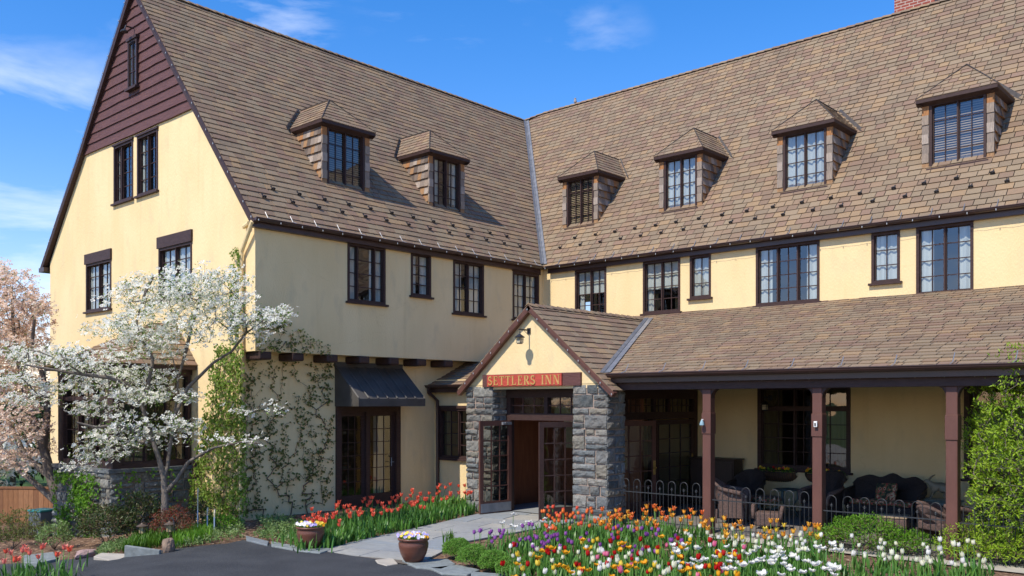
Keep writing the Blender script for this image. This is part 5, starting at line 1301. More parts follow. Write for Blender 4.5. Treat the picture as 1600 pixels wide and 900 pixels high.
# ---------------------------------------------------------------- tulips
def tulip_plant(seed, h=.42, leaves=4):
    r = random.Random(seed); L_ = Leaves(); mb = MB(); bend = V((r.uniform(-.03, .03), r.uniform(-.03, .03), 0))
    mb.tube([V((0, 0, -.03)), V((0, 0, h * .5)) + bend * .5, V((0, 0, h)) + bend], [.0055, .005, .0045], 5)
    me = Leaves()
    for i in range(leaves):
        a = i * 2.4 + r.random(); l = r.uniform(.12, .5); me.blade(V((0, 0, -.01)), h * r.uniform(.45, .8), V((math.cos(a) * l, math.sin(a) * l, 0)), r.uniform(.035, .055), 4)
    k = len(mb.v); mb.v += me.v; mb.f += [tuple(i + k for i in f) for f in me.f]; mb.m += [0] * len(me.f)
    return mb, V((0, 0, h)) + bend
def tulip_head(seed, kind='cup', s=1.0):
    """six petals; cup, lily (flared tips) or open (wide double)"""
    r = random.Random(seed); mb = MB()
    prof = {'cup': [(.007, 0), (.022, .010), (.0265, .030), (.025, .050), (.023, .068)], 'lily': [(.008, 0), (.024, .014), (.027, .034), (.030, .052), (.046, .070)], 'open': [(.008, 0), (.032, .010), (.050, .026), (.058, .040), (.056, .052)]}[kind]
    for ring in range(2 if kind != 'open' else 3):
        for i in range(3 if kind != 'open' else 4):
            a0 = (i + ring * .5) * 2 * math.pi / (3 if kind != 'open' else 4) + r.uniform(-.1, .1); sc_ = s * (1 - .06 * ring if kind != 'open' else 1 - .24 * ring); k = len(mb.v)
            for j, (rad, z) in enumerate(prof):
                w_ = (.35, .95, 1.0, .74, .10)[j] * (1.05 if kind != 'open' else .8)
                for t in (-1, 0, 1):
                    a = a0 + t * w_ * .62; rr = rad * sc_ * (1 if t == 0 else .96); mb.v.append((rr * math.cos(a), rr * math.sin(a), z * sc_ * (1 + .05 * r.uniform(-1, 1))))
            for j in range(4):
                for t in range(2): b = k + j * 3 + t; mb.f.append((b, b + 1, b + 4, b + 3)); mb.m.append(0)
    return mb
TP = []; HD = {}
for v_ in range(5):
    mb, tip_ = tulip_plant(100 + v_, (.40, .44, .37, .42, .46)[v_]); me = mb.build('tulip', M['tulip_leaf'], smooth=True); TP.append((me.data, tip_)); bpy.data.objects.remove(me)
for c_ in PET:
    for kd in ('cup', 'lily', 'open'):
        if kd == 'open' and c_ not in ('white', 'gold', 'flame'): continue
        o = tulip_head(hash(kd) % 7 if False else {'cup': 3, 'lily': 5, 'open': 9}[kd], kd, {'cup': 1.0, 'lily': 1.12, 'open': .9}[kd]).build('flower', PET[c_], smooth=True); HD[(c_, kd)] = o.data; bpy.data.objects.remove(o)
PLANTS = []        # (position, colour, head, group, label)
rt = random.Random(99)
def drift(n, x0, x1, fy, colours, kind, group, label, zf=.43, Z=0.):
    """n tulips whose heads stand in a band sighted at x0..x1, fy(x) gives the near and far limits"""
    for _ in range(n):
        px = rt.uniform(x0, x1); lo, hi = fy(px); py = rt.uniform(lo, hi); p = on_z(px, py, zf + Z)
        q = V((p.x, p.y, gz(p.x, p.y)))
        if in_poly(q.x, q.y, PATH) or q.y > -4.95 and q.x > 4.8: q = q + (V((.35, 0, 0)) if q.x > 4.5 else V((-.5, 0, 0))) if q.y < -5 else V((q.x, min(q.y, -4.95), 0)) if q.x > 4.8 else V((q.x - .5, q.y, 0))
        if px > 700 and x0 > 700:
            spot = next(s_ for b_, s_ in ((790, 'beside the clipped mounds'), (860, 'below the open door leaf'), (925, 'in line with the right stone pier'), (1000, 'in line with the porch door'), (1075, 'just left of the first porch post'), (1150, 'just right of the first porch post'), (1235, 'midway between two porch posts'), (1310, 'below the second porch post'), (1380, 'below the wicker sofa'), (9999, 'close to the yellow green shrub')) if px < b_)
            lab = label.split(' in the ')[0].split(' at the ')[0].split(' scattered ')[0].split(' among ')[0].split(' in front ')[0].split(' beside ')[0] + ' ' + spot + (', back of the bed' if py < 835 else ', middle of the bed' if py < 868 else ', front of the bed')
        elif x0 > 400:
            spot = next(s_ for b_, s_ in ((560, 'by the first pot'), (640, 'below the black awning'), (690, 'near the downspout'), (999, 'beside the left stone pier')) if px < b_); lab = 'coral red tulip ' + spot + ', in the bed along the shaded wall'
        else: lab = label + (', nearer the drive' if py > 848 else ', nearer the shrubs')
        PLANTS.append((q, rt.choice(colours), kind, group, lab))
drift(95, 478, 735, lambda x: (lambda c: (c - 22, c + 10))(818 - (x - 478) * .16 if x < 560 else 800 - (x - 560) * .115 if x < 690 else 779), ['coral'], 'lily', 'coral red tulips in the bed below the awning', 'coral red tulip in the bed between the shaded wall and the path')
drift(16, 2, 115, lambda x: (828, 862), ['salmon', 'coral'], 'lily', 'salmon tulips by the fence', 'salmon pink tulip in the bed at the low end of the drive')
drift(62, 845, 975, lambda x: (796, 830), ['orange', 'coral', 'orange'], 'cup', 'orange tulips before the right pier', 'orange red tulip at the foot of the right hand stone pier')
drift(58, 935, 1110, lambda x: (792, 828), ['flame', 'flame', 'orange'], 'lily', 'flame tulips by the hooped fence', 'yellow and orange tulip in front of the hooped iron fence')
drift(36, 1105, 1280, lambda x: (810, 845), ['flame', 'flame', 'yellow'], 'lily', 'flame tulips by the hooped fence', 'yellow and orange tulip in front of the hooped iron fence')
drift(14, 786, 860, lambda x: (806, 824), ['white'], 'open', 'white double tulips beside the path', 'large white double tulip at the path edge near the open door')
drift(58, 800, 1060, lambda x: (824, 856), ['purple'], 'cup', 'purple tulips in the middle of the bed', 'purple tulip in the drift behind the red and gold ones')
drift(11, 738, 796, lambda x: (826, 848), ['purple'], 'cup', 'purple tulips in the middle of the bed', 'purple tulip in the drift behind the red and gold ones')
drift(36, 780, 1130, lambda x: (838, 893), ['red'], 'cup', 'deep red tulips among the mixed ones', 'deep red tulip in the mixed part of the bed')
drift(60, 790, 1170, lambda x: (845, 900), ['gold', 'gold', 'yellow'], 'open', 'golden tulips among the mixed ones', 'golden orange tulip in the mixed part of the bed')
drift(80, 1040, 1340, lambda x: (852, 899), ['white'], 'open', 'white double tulips at the front of the bed', 'large white double tulip at the front of the bed below the porch')
drift(95, 1060, 1540, lambda x: (825 + (x - 1060) * .05, 860 + (x - 1060) * .06), ['cream', 'white', 'cream'], 'cup', 'cream tulips towards the shrubs', 'cream white single tulip scattered between the porch and the bright green shrubs')
drift(44, 790, 1060, lambda x: (850, 898), ['white', 'cream'], 'cup', 'small white tulips among the mixed ones', 'small white tulip in the mixed part of the bed')
drift(12, 900, 1330, lambda x: (850, 899), ['pink'], 'cup', 'pink tulips in the bed', 'single pink tulip among white and red ones')
drift(22, 1060, 1160, lambda x: (862, 899), ['red', 'gold', 'gold'], 'cup', 'red and gold tulips', 'red or gold tulip beside the white double ones at the front of the bed')
PLANTS.sort(key=lambda t: (t[0] - CAM).dot(FWD))
rest = []
for i, (p, c_, kd, g_, lb) in enumerate(PLANTS):
    if i < 298:
        v_ = rt.randrange(5); data, tip_ = TP[v_]; o = bpy.data.objects.new('tulip', data); col.objects.link(o); o.location = p; a = rt.random() * 6.28; s_ = rt.uniform(.88, 1.1); o.rotation_euler = (rt.gauss(0, .06), rt.gauss(0, .06), a); o.scale = (s_,) * 3
        tag(o, lb, 'tulip', g_); hkind = kd if (c_, kd) in HD else 'cup'
        hd = bpy.data.objects.new('flower', HD[(c_, hkind)]); col.objects.link(hd); hd.parent = o; hd.location = tip_ - V((0, 0, .004)); hs_ = rt.uniform(.85, 1.2); hd.scale = (hs_, hs_, hs_ * rt.uniform(.9, 1.1)); hd.rotation_euler = (rt.gauss(0, .15), rt.gauss(0, .15), rt.random() * 6)
    else: rest.append((p, c_, kd))
# the farther tulips, too many to build singly, and the leaves that fill the drifts
mats_ = [M['tulip_leaf']] + [PET[k] for k in PET]; keys = list(PET); mb = MB()
def inst(mb, data, M4, mi):
    k = len(mb.v); mb.v += [tuple(M4 @ v.co) for v in data.vertices]
    for f in data.polygons: mb.f.append(tuple(i + k for i in f.vertices)); mb.m.append(mi)
for p, c_, kd in rest:
    data, tip_ = TP[rt.randrange(5)]; M4 = Matrix.Translation(p) @ Matrix.Rotation(rt.random() * 6.28, 4, 'Z') @ Matrix.Rotation(rt.gauss(0, .06), 4, 'X') @ Matrix.Scale(rt.uniform(.88, 1.1), 4)
    inst(mb, data, M4, 0); kk = kd if (c_, kd) in HD else 'cup'; inst(mb, HD[(c_, kk)], M4 @ Matrix.Translation(tip_ - V((0, 0, .004))) @ Matrix.Rotation(rt.gauss(0, .15), 4, 'X'), 1 + keys.index(c_))
o = mb.build('far_tulips', mats_, smooth=True); tag(o, 'farther tulips in coral, orange, flame and purple at the back of the beds', 'tulips', kind='stuff')
Lv = Leaves()
CORAL = [t for t in PLANTS if 'coral' in t[3]]
for ii in range(8200):
    p, c_, kd, g_, lb = rt.choice(PLANTS if ii % 4 else CORAL); q = p + V((rt.gauss(0, .18), rt.gauss(0, .18), 0))
    if in_poly(q.x, q.y, PATH) or any((q - c_m).length < .42 for c_m in MOUNDS): continue
    q.z = gz(q.x, q.y) - .01; a = rt.random() * 6.28; l = rt.uniform(.05, .5); Lv.blade(q, rt.uniform(.16, .34), V((math.cos(a) * l, math.sin(a) * l, 0)), rt.uniform(.02, .045), 3)
o = Lv.build('tulip_leaves', M['tulip_leaf'], smooth=True); tag(o, 'blue green tulip leaves filling the flower beds', 'leaves', kind='stuff')

# ---------------------------------------------------------------- background planting, west of the inn
def far_tree(px, Y, base_z, h, rad, n, leaf, lm, label, seed, group='dark trees beyond the gable corner', name='evergreen_tree', cat='tree'):
    c = at(px, 700, Y); c.z = base_z; r = random.Random(seed); root = empty(name, c, 0, label, cat, group)
    nodes = [V(c), c + UP * h * .25, c + UP * h * .5, c + UP * h * .75]; par = [None, 0, 1, 2]; T = []
    while len(T) < n:
        d = rdir(r); k = .75 + .35 * noise.noise(d * 2.3 + V((seed, 1, 0))); q = r.random() ** .4 * k
        T.append(c + V((d.x * rad * q, d.y * rad * q, h * .56 + d.z * h * .46 * q)))
    pts, pa, ends = grow(nodes, par, T, r, rad * .3, rad * .03); mb = MB(); skel_mesh(mb, pts, pa, .012, .05 * h ** .8, .45, 5); mb.build('trunk', M['bark'], root, loc=c).location = (0, 0, 0)
    Lv = Leaves()
    for e in ends:
        for _ in range(9): d = rdir(r, .1); Lv.leaf(pts[e] + rdir(r) * leaf * 1.1, d, rdir(r, .6), leaf * r.uniform(.6, 1.2), leaf * .6)
    Lv.build('foliage', M[lm], root, loc=c).location = (0, 0, 0); return root
for i, (px, Y, h, rad, lm, lb) in enumerate([(20, 34, 3.6, 2.6, 'leaf_far', 'dark evergreen standing behind the pink dogwood'), (-60, 33, 4.2, 2.4, 'leaf_far', 'dark evergreen left of the pink dogwood'), (78, 37, 4.4, 2.4, 'leaf_far', 'dark evergreen close to the far corner of the gable'), (-150, 36, 5, 3, 'leaf_dark', 'broad dark evergreen at the far left')]):
    far_tree(px, Y, -1, h, rad, 420, .28, lm, lb, 300 + i)
far_tree(-20, 29, -1, 3.0, 1.8, 300, .2, 'bract_white', 'white flowering tree behind the pink dogwood', 320, None, 'flowering_tree')
far_tree(70, 60, -1, 9.2, 5.5, 420, .12, 'leaf_ivy_brown', 'bare grey tree on the skyline beside the gable corner', 321, None, 'bare_tree')
far_tree(-60, 62, -1, 8.0, 6.0, 420, .3, 'leaf_ivy_brown', 'hazy brown tree on the skyline at the far left', 322, None, 'bare_tree')
# ================================================================ pots
def pot(loc, label, seed, cols):
    r = random.Random(seed); root = empty('flower_pot', loc, 0, label, 'flower pot', 'glazed pots beside the path')
    prof = [(.0, 0), (.125, 0), (.15, .03), (.195, .12), (.222, .22), (.226, .27), (.212, .305), (.218, .318), (.235, .325), (.238, .345), (.230, .355), (.205, .352), (.198, .33), (.19, .30), (0, .30)]
    MB().lathe(prof, (0, 0, 0), 40, cap=False).build('pot', M['terracotta'], root, smooth=True)
    MB().lathe([(0, .315), (.195, .315), (.2, .30)], (0, 0, 0), 20, cap=False).build('soil', M['soil'], root)
    Lv = Leaves()
    for _ in range(420):
        a, q = r.random() * 6.28, .22 * math.sqrt(r.random()); p = V((q * math.cos(a), q * math.sin(a), .33 + .05 * r.random())); Lv.leaf(p, rdir(r, .5), rdir(r, 1), .04, .022)
    Lv.build('foliage', M['leaf_bright'], root)
    for i in range(64):
        a, q = r.random() * 6.28, .235 * math.sqrt(r.random()); p = V((q * math.cos(a), q * math.sin(a), .40 + .035 * r.random() - q * .12)); c_ = cols[int((a / 6.28 + r.uniform(-.15, .15)) % 1 * len(cols))]
        n = (V((math.cos(a) * q * 2.5, math.sin(a) * q * 2.5, .9)) - RIGHT.cross(UP) * -.5 + rdir(r) * .35 - FWD * .7).normalized(); u = n.orthogonal().normalized(); v_ = n.cross(u); mb = MB(); s_ = r.uniform(.020, .027)
        for k in range(5):
            t = k * 1.2566 + .3; d = u * math.cos(t) + v_ * math.sin(t); sd = n.cross(d); mb.poly([p, p + d * s_ * .7 + sd * s_ * .55 + n * .004, p + d * s_ * 1.15 + n * .006, p + d * s_ * .7 - sd * s_ * .55 + n * .004])
        mb.build('pansy', PET[c_], root)
    return root
pot(V((3.66, -10.26, .02)), 'brown glazed pot of yellow and violet pansies at the left edge of the path', 5, ['yellow', 'gold', 'yellow', 'lilac', 'white', 'lilac'])
pot(V((5.93, -10.02, .03)), 'brown glazed pot of violet and white pansies nearest the tulip bed', 8, ['gold', 'lilac', 'white', 'lilac', 'yellow', 'lilac', 'white'])

# ================================================================ hooped fence between the porch posts
def fence(x0, x1, y, zb, rail, top, n, label, r0=.5):
    root = empty('hoop_fence', (x0, y, zb), 0, label, 'fence', 'hooped iron fence panels along the porch'); L = x1 - x0; st = L / n
    MB().box(WORLD, 0, L, rail - .009 - zb, rail + .009 - zb, -.008, .008).box(WORLD, 0, L, .12, .135, -.007, .007).build('rail', M['iron'], root)
    hp = None
    for i in range(n):
        w_ = st * .58; c = st * (i + .5)
        if hp is None:
            pts = [V((-w_ / 2, 0, .0))] + [V((-w_ / 2 * math.cos(t), 0, top - zb - w_ / 2 + w_ / 2 * math.sin(t))) for t in [math.pi * k / 8 for k in range(9)]] + [V((w_ / 2, 0, 0))]
            hp = MB().tube(pts, .0075, 5).build('hoop', M['iron'], root, smooth=True)
            f = MB().tube([(0, 0, .0), (0, 0, rail - zb + .10)], .0055, 5).lathe([(.003, 0), (.016, .02), (.010, .035), (.02, .045), (.006, .06), (.001, .085)], (0, 0, rail - zb + .06), 6); f.box(WORLD, -.026, .026, rail - zb + .095, rail - zb + .105, -.005, .005); fn = f.build('picket', M['iron'], root)
            h, g = hp, fn
        else:
            h = hp.copy(); g = fn.copy(); col.objects.link(h); col.objects.link(g); h.parent = root; g.parent = root
        h.location = (c, 0, 0); g.location = (c, 0, 0)
    return root
fence(5.72, 7.56, -4.4, 0, .67, .92, 7, 'hooped iron fence panel between the stone pier and the first porch post')
fence(7.76, 9.65, -4.4, 0, .64, .90, 7, 'hooped iron fence panel between the first and second porch posts')
fence(9.85, 11.76, -4.4, 0, .61, .87, 7, 'hooped iron fence panel in front of the wicker sofa')
fence(11.96, 13.87, -4.4, 0, .59, .85, 7, 'hooped iron fence panel at the far right, behind the large bush')
fence(14.07, 16.2, -4.4, 0, .59, .85, 8, 'hooped iron fence panel beyond the large bush')

# ================================================================ lamps and fittings
def wall_lantern(F, a, b, out_, label):
    o0 = F(a, b, 0); root = empty('wall_lantern', o0, 0, label, 'lantern'); L = Fr((0, 0, 0), F.e1, F.e2, F.n)
    MB().box(L, -.045, .045, -.06, .06, 0, .02).build('wall_plate', M['dark'], root)
    MB().box(L, -.015, .015, .0, .03, .02, out_ + .02).tube([L(0, 0, out_), L(0, -.06, out_)], .006, 5).tube([L(0, -.09, .02), L(0, -.0, out_ * .55)], .006, 5).build('arm', M['dark'], root)
    c = L(0, 0, out_); z = -.06
    MB().lathe([(.004, z), (.02, z - .02), (.11, z - .085), (.105, z - .095), (.0, z - .09)], c, 4 if False else 16, cap=False).build('cap', M['dark'], root)
    cg = MB()
    for sx in (-1, 1):
        for sy in (-1, 1): cg.tube([c + L.e1 * .055 * sx + L.n * .055 * sy + UP * (z - .09), c + L.e1 * .05 * sx + L.n * .05 * sy + UP * (z - .21)], .006, 4)
        cg.tube([c + L.e1 * .055 * sx + L.n * -.055 + UP * (z - .13), c + L.e1 * .055 * sx + L.n * .055 + UP * (z - .13)], .004, 4); cg.tube([c + L.n * .055 * sx + L.e1 * -.055 + UP * (z - .13), c + L.n * .055 * sx + L.e1 * .055 + UP * (z - .13)], .004, 4)
    cg.lathe([(0, z - .225), (.06, z - .225), (.06, z - .205), (0, z - .205)], c, 12, cap=False).build('cage', M['dark'], root)
    Q = Fr(c, L.e1, L.e2, L.n); MB().box(Q, -.045, .045, z - .205, z - .095, -.045, .045).build('lamp_glass', mat('lamp_glass', (.50, .44, .30), .3), root)
    return root
wall_lantern(FV, 3.62, 3.92, .30, 'black wall lantern on the cream gable above the entrance sign')
pl = wall_lantern(Fr((0, -.02, 0), (1, 0, 0), (0, 0, 1), (0, -1, 0)), 6.74, 2.52, .26, 'small lantern with pale glass hanging before the porch window')
def small_fixture(px, py, label, cat, build):
    o = build(); tag(o, label, cat); return o
mb = MB().box(Fr((9.75, -4.455, 0), (1, 0, 0), (0, 0, 1), (0, -1, 0)), -.03, .03, 2.00, 2.10, .02, .05)
ob = mb.build('outlet_box', M['white']); bevel(ob, .008, 2); MB().box(Fr((9.75, -4.455, 0), (1, 0, 0), (0, 0, 1), (0, -1, 0)), -.012, .012, 2.02, 2.07, .05, .056).build('socket', M['dark'], ob); tag(ob, 'small white outlet box fixed to the second porch post', 'outlet')
F = Fr((7.62, -4.455, 0), (1, 0, 0), (0, 0, 1), (0, -1, 0)); ob = MB().lathe([(.0, -.05), (.045, -.04), (.038, .0), (.018, .05), (0, .055)], tuple(F(0, 2.04, .07)), 14, cap=False).build('spotlight', mat('spot_glass', (.25, .38, .42), .25)); MB().tube([F(0, 2.10, .02), F(0, 2.10, .07)], .012, 6).build('bracket', M['white'], ob); tag(ob, 'small glass spotlight on the first porch post', 'lamp')
mbulb = mat('bulb_glass', (.42, .43, .43), .2)
def light_string(name, pts, st, label, droop=.02):
    """a cord clipped along an edge with small clear bulbs"""
    pts = [V(p) for p in pts]; root = empty(name, pts[0], 0, label, 'string lights'); mb = MB(); cord = []; bulbs = []
    for a, b in zip(pts[:-1], pts[1:]):
        L = (b - a).length; n = max(1, int(L / st))
        for i in range(n): cord += [a + (b - a) * i / n, a + (b - a) * (i + .5) / n - UP * droop]; bulbs.append(a + (b - a) * i / n)
    cord.append(pts[-1]); mb.tube([c - pts[0] for c in cord], .003, 3); mb.build('cord', M['dark'], root); bp = None
    for b in bulbs[:95]:
        if bp is None: bp = MB().lathe([(.0, 0), (.007, -.004), (.008, -.016), (.011, -.026), (.008, -.040), (.0, -.048)], (0, 0, 0), 6, cap=False).build('bulb', mbulb, root); q = bp
        else: q = bp.copy(); col.objects.link(q); q.parent = root
        q.location = b - pts[0]
    return root
light_string('string_lights', [(.27, -9.1, ez - .03), (.27, -.3, ez - .03)], .5, 'string of clear bulbs under the eave of the gabled wing')
light_string('string_lights', [(.3, -.27, ez - .03), (17, -.27, ez - .03)], .5, 'string of clear bulbs under the long main eave')
light_string('string_lights', [(5.86, -4.89, vz(5.86) - .04), (RX, -4.89, RZ - .07), (1.6, -4.89, vz(1.6) - .04)], .34, 'string of clear bulbs round the entrance gable')
light_string('string_lights', [(5.8, -4.50, 2.84), (16.9, -4.50, 2.84)], .42, 'string of clear bulbs along the porch beam')
light_string('string_lights', [(.1, -9.17, 6.16), (-5.2, -9.17, 12.46), (-8.2, -9.17, 8.95), (-10.7, -9.17, 6.2)], .45, 'string of clear bulbs up the edges of the tall gable')

# ================================================================ porch furniture
def wprism(F, pts, d0, d1, wd=.02): mb = MB(); mb.prism(F, ccw(pts), d0, d1); return mb
def wicker_seat(name, W_, loc, rz, label, cat, high=.92, m_='wicker', arm='wicker_tan', cushion=None, group=None, camel=False):
    """wing-backed wicker chair or sofa facing -y; seat .42 high"""
    root = empty(name, loc, rz, label, cat, group); D = .52; F = Fr((0, 0, 0), (1, 0, 0), (0, 0, 1), (0, -1, 0)); h = W_ / 2
    # back: curved crest
    n = 22; top = []
    for i in range(n + 1):
        u = -1 + 2 * i / n
        if camel: z = high - .10 + .11 * math.exp(-(u / .22) ** 2) + .07 * math.exp(-((abs(u) - .62) / .22) ** 2) + .02 * (1 - u * u) - (.08 if abs(u) > .97 else 0)
        else: z = high - .16 * abs(u) ** 3.2
        top.append((u * (h + .05 * (z - .4)), z))
    pts = [(-h * .92, .30)] + top + [(h * .92, .30)]; mb = MB(); N_ = len(pts); k = len(mb.v)
    for s in (0, 1):
        for a, b in pts: mb.v.append((a, .22 + (b - .35) * .28 + s * .06 - abs(a / h) ** 3 * .16, b))
    for s in (0, 1):
        cz = k + 2 * N_ + s; 
    for s in (0, 1): mb.v.append((0, .22 + s * .06 + .07, .55))
    c0, c1 = k + 2 * N_, k + 2 * N_ + 1
    for i in range(N_):
        j = (i + 1) % N_; mb.f += [(k + j, k + i, c0), (k + N_ + i, k + N_ + j, c1), (k + i, k + j, k + N_ + j, k + N_ + i)]; mb.m += [0] * 3
    mb.build('backrest', M[m_], root)
    rim = [V((a, .25 + (b - .35) * .28 - abs(a / h) ** 3 * .16, b)) for a, b in top]; MB().tube(rim, .032, 8).build('back_roll', M[m_], root, smooth=True)
    for s in (-1, 1):
        arc = [V((s * h * 1.0, .20, .70)), V((s * (h + .05), .02, .66)), V((s * (h + .06), -.16, .63)), V((s * (h + .04), -.29, .60)), V((s * (h + .01), -.32, .50)), V((s * h, -.30, .38))]
        MB().tube(arc, [.035, .042, .045, .045, .035, .03], 9).build('armrest', M[arm], root, smooth=True)  # lighter arms on the dark chairs: sunlight put into their colour
        MB().poly([(s * (h - .0), .2, .68), (s * (h + .03), -.28, .6), (s * h * .97, -.27, .12), (s * h * .94, .2, .12)]).poly([(s * (h - .03), .2, .68), (s * (h + .0), -.28, .6), (s * (h * .97 - .03), -.27, .12), (s * (h * .94 - .03), .2, .12)]).build('side_panel', M[m_], root)
    b = MB().box(F, -h * .95, h * .95, .26, .40, -.22, .30).build('seat', M[m_], root); bevel(b, .03, 3)
    b = MB().box(F, -h * .94, h * .94, .12, .27, .27, .30).build('apron', M[m_], root)
    for sx in (-1, 1):
        for sy in (-.24, .27): MB().tube([(sx * h * .88, -sy, .28), (sx * h * .95, -sy * 1.05, 0)], [.024, .018], 7).build('leg', M[m_], root)
    if cushion:
        c = MB().box(F, -h * .9, h * .9, .40, .50, -.15, .29).build('seat_cushion', cushion, root); bevel(c, .035, 3)
    return root
def floral():
    m, t, b = newmat('floral_cloth'); c = N('ShaderNodeTexCoord', t); v_ = N('ShaderNodeTexVoronoi', t); v_.inputs['Scale'].default_value = 9; n = N('ShaderNodeTexNoise', t); n.inputs['Scale'].default_value = 14
    t.links.new(c.outputs['Object'], v_.inputs['Vector']); t.links.new(c.outputs['Object'], n.inputs['Vector'])
    ra = N('ShaderNodeValToRGB', t); ra.color_ramp.interpolation = 'CONSTANT'; e = ra.color_ramp.elements; e[0].color = (.02, .025, .015, 1); e[1].position = .42; e[1].color = (.09, .11, .04, 1)
    for p_, cc in ((.5, (.30, .04, .03, 1)), (.58, (.45, .33, .20, 1)), (.66, (.03, .035, .02, 1))): k = e.new(p_); k.color = cc
    t.links.new(n.outputs[0], ra.inputs[0]); t.links.new(ra.outputs[0], b.inputs[0]); b.inputs['Roughness'].default_value = .9; return m
FLOR = floral(); ZP = .022
sofa = wicker_seat('wicker_sofa', 1.36, (9.68, -1.1, ZP), 0, 'dark wicker sofa with a curved crest under the blank porch wall', 'sofa', .93, cushion=FLOR, arm='wicker', camel=True)
F = Fr((9.72, -1.23, ZP + .48), (1, 0, .06), (0, .35, 1), (0, -1, .35)); pc = MB().box(F, -.2, .2, 0, .36, -.05, .05).build('pillow', FLOR); bevel(pc, .045, 4); tag(pc, 'square floral pillow leaning on the back of the wicker sofa', 'pillow')
wicker_seat('wicker_armchair', .62, (6.78, -1.2, ZP), .15, 'dark wicker armchair beside the round table, under the left porch window', 'armchair', .9, arm='wicker')
wicker_seat('wicker_armchair', .62, (8.60, -1.5, ZP), -.2, 'dark wicker armchair with arms coloured as sunlit behind the second porch post', 'armchair', .98)
wicker_seat('wicker_armchair', .58, (7.25, -2.75, ZP), 1.9, 'brown wicker armchair turned towards the table behind the first porch post', 'armchair', .86, m_='wicker_tan')
wicker_seat('wicker_armchair', .6, (11.95, -2.0, ZP), -1.1, 'dark wicker armchair partly hidden by the large bush', 'armchair', .95)
wicker_seat('wicker_armchair', .6, (11.3, -3.1, ZP), 2.6, 'brown wicker armchair seen from behind near the last porch post', 'armchair', .66, m_='wicker_tan', cushion=FLOR)
def stool(loc, w_, d, h, label, cush, rz=0):
    root = empty('wicker_ottoman', loc, rz, label, 'ottoman'); F = Fr((0, 0, 0), (1, 0, 0), (0, 0, 1), (0, -1, 0))
    b = MB().box(F, -w_, w_, h - .16, h, -d, d).build('frame', M['wicker_tan'], root); bevel(b, .02, 2)
    b = MB().box(F, -w_ * 1.03, w_ * 1.03, h, h + .05, -d * 1.03, d * 1.03).build('seat_pad', cush, root); bevel(b, .022, 3)
    for sx in (-1, 1):
        for sy in (-1, 1): MB().tube([(sx * (w_ - .03), sy * (d - .03), h - .14), (sx * (w_ - .02), sy * (d - .02), 0)], .017, 6).build('leg', M['wicker_tan'], root)
    return root
stool((10.35, -2.6, ZP), .25, .22, .34, 'wicker ottoman with a tan pad in front of the sofa', mat('tan_pad', (.32, .24, .15), .9, (.24, .17, .11), 8), .2)
def low_table(loc, label):
    root = empty('wicker_stool', loc, .3, label, 'stool'); F = Fr((0, 0, 0), (1, 0, 0), (0, 0, 1), (0, -1, 0))
    b = MB().box(F, -.24, .24, .06, .32, -.18, .18).build('frame', M['wicker_tan'], root); bevel(b, .03, 2)
    for s in (-1, 1): MB().tube([(s * .25, .17, .30), (s * .27, .12, .42), (s * .27, -.10, .44), (s * .26, -.18, .36), (s * .25, -.2, .2)], .035, 8).build('armrest', M['wicker_tan'], root, smooth=True)
    return root
low_table((8.22, -3.1, ZP), 'low brown wicker seat with rolled arms behind the fence')
def round_table(loc, label, R_=.26, h=.58):
    root = empty('round_table', loc, 0, label, 'table'); MB().lathe([(0, h), (R_, h), (R_ + .012, h - .012), (R_, h - .03), (R_ - .03, h - .035), (0, h - .035)], (0, 0, 0), 28, cap=False).build('tabletop', M['teal'], root)
    for k in range(3):
        a = k * 2.094 + .4; c, s = math.cos(a), math.sin(a); MB().tube([(c * R_ * .75, s * R_ * .75, h - .03), (c * R_ * .8, s * R_ * .8, h - .2), (c * R_ * .45, s * R_ * .45, h * .45), (c * R_ * .55, s * R_ * .55, h * .2), (c * R_ * .8, s * R_ * .8, 0)], .018, 6).build('leg', M['teal'], root)
    MB().lathe([(R_ * .42, h * .3), (R_ * .42, h * .28), (R_ * .38, h * .28), (R_ * .38, h * .3)], (0, 0, 0), 18).build('ring', M['teal'], root); return root
round_table((7.66, -1.1, ZP), 'round verdigris metal table between the two dark armchairs'); 
t2 = round_table((7.55, -1.9, ZP), 'small round table with a floral cloth in front of the left armchair', .3, .46); MB().lathe([(0, .472), (.3, .472), (.325, .45), (.33, .40)], (0, 0, 0), 24, cap=False).build('table_cover', FLOR, t2)
# cabinet
root = empty('cabinet', (5.58, -.4, ZP), 0, 'dark wooden cabinet against the porch wall next to the glazed doors', 'cabinet'); F = Fr((0, 0, 0), (1, 0, 0), (0, 0, 1), (0, -1, 0)); mdk = mat('dark_oak', (.035, .02, .014), .5, (.05, .03, .02), 8, stretch=(5, 5, 1))
MB().box(F, -.56, .56, .06, 1.08, -.22, .2).build('carcass', mdk, root); bevel(MB().box(F, -.6, .6, 1.08, 1.115, -.24, .24).build('top', mdk, root), .01)
for s in (-1, 1): MB().box(F, min(0, s * .54) + .01, max(0, s * .54) - .01, .10, 1.04, .2, .225).build('cabinet_door', mdk, root); MB().lathe([(.012, 0), (.012, .02)], (s * .05, -.235, .62), 8).build('knob', M['brass'], root)
for sx in (-1, 1):
    for sy in (-1, 1): MB().box(F, sx * .5 - .03, sx * .5 + .03, 0, .06, sy * .16 - .03, sy * .16 + .03).build('foot', mdk, root)
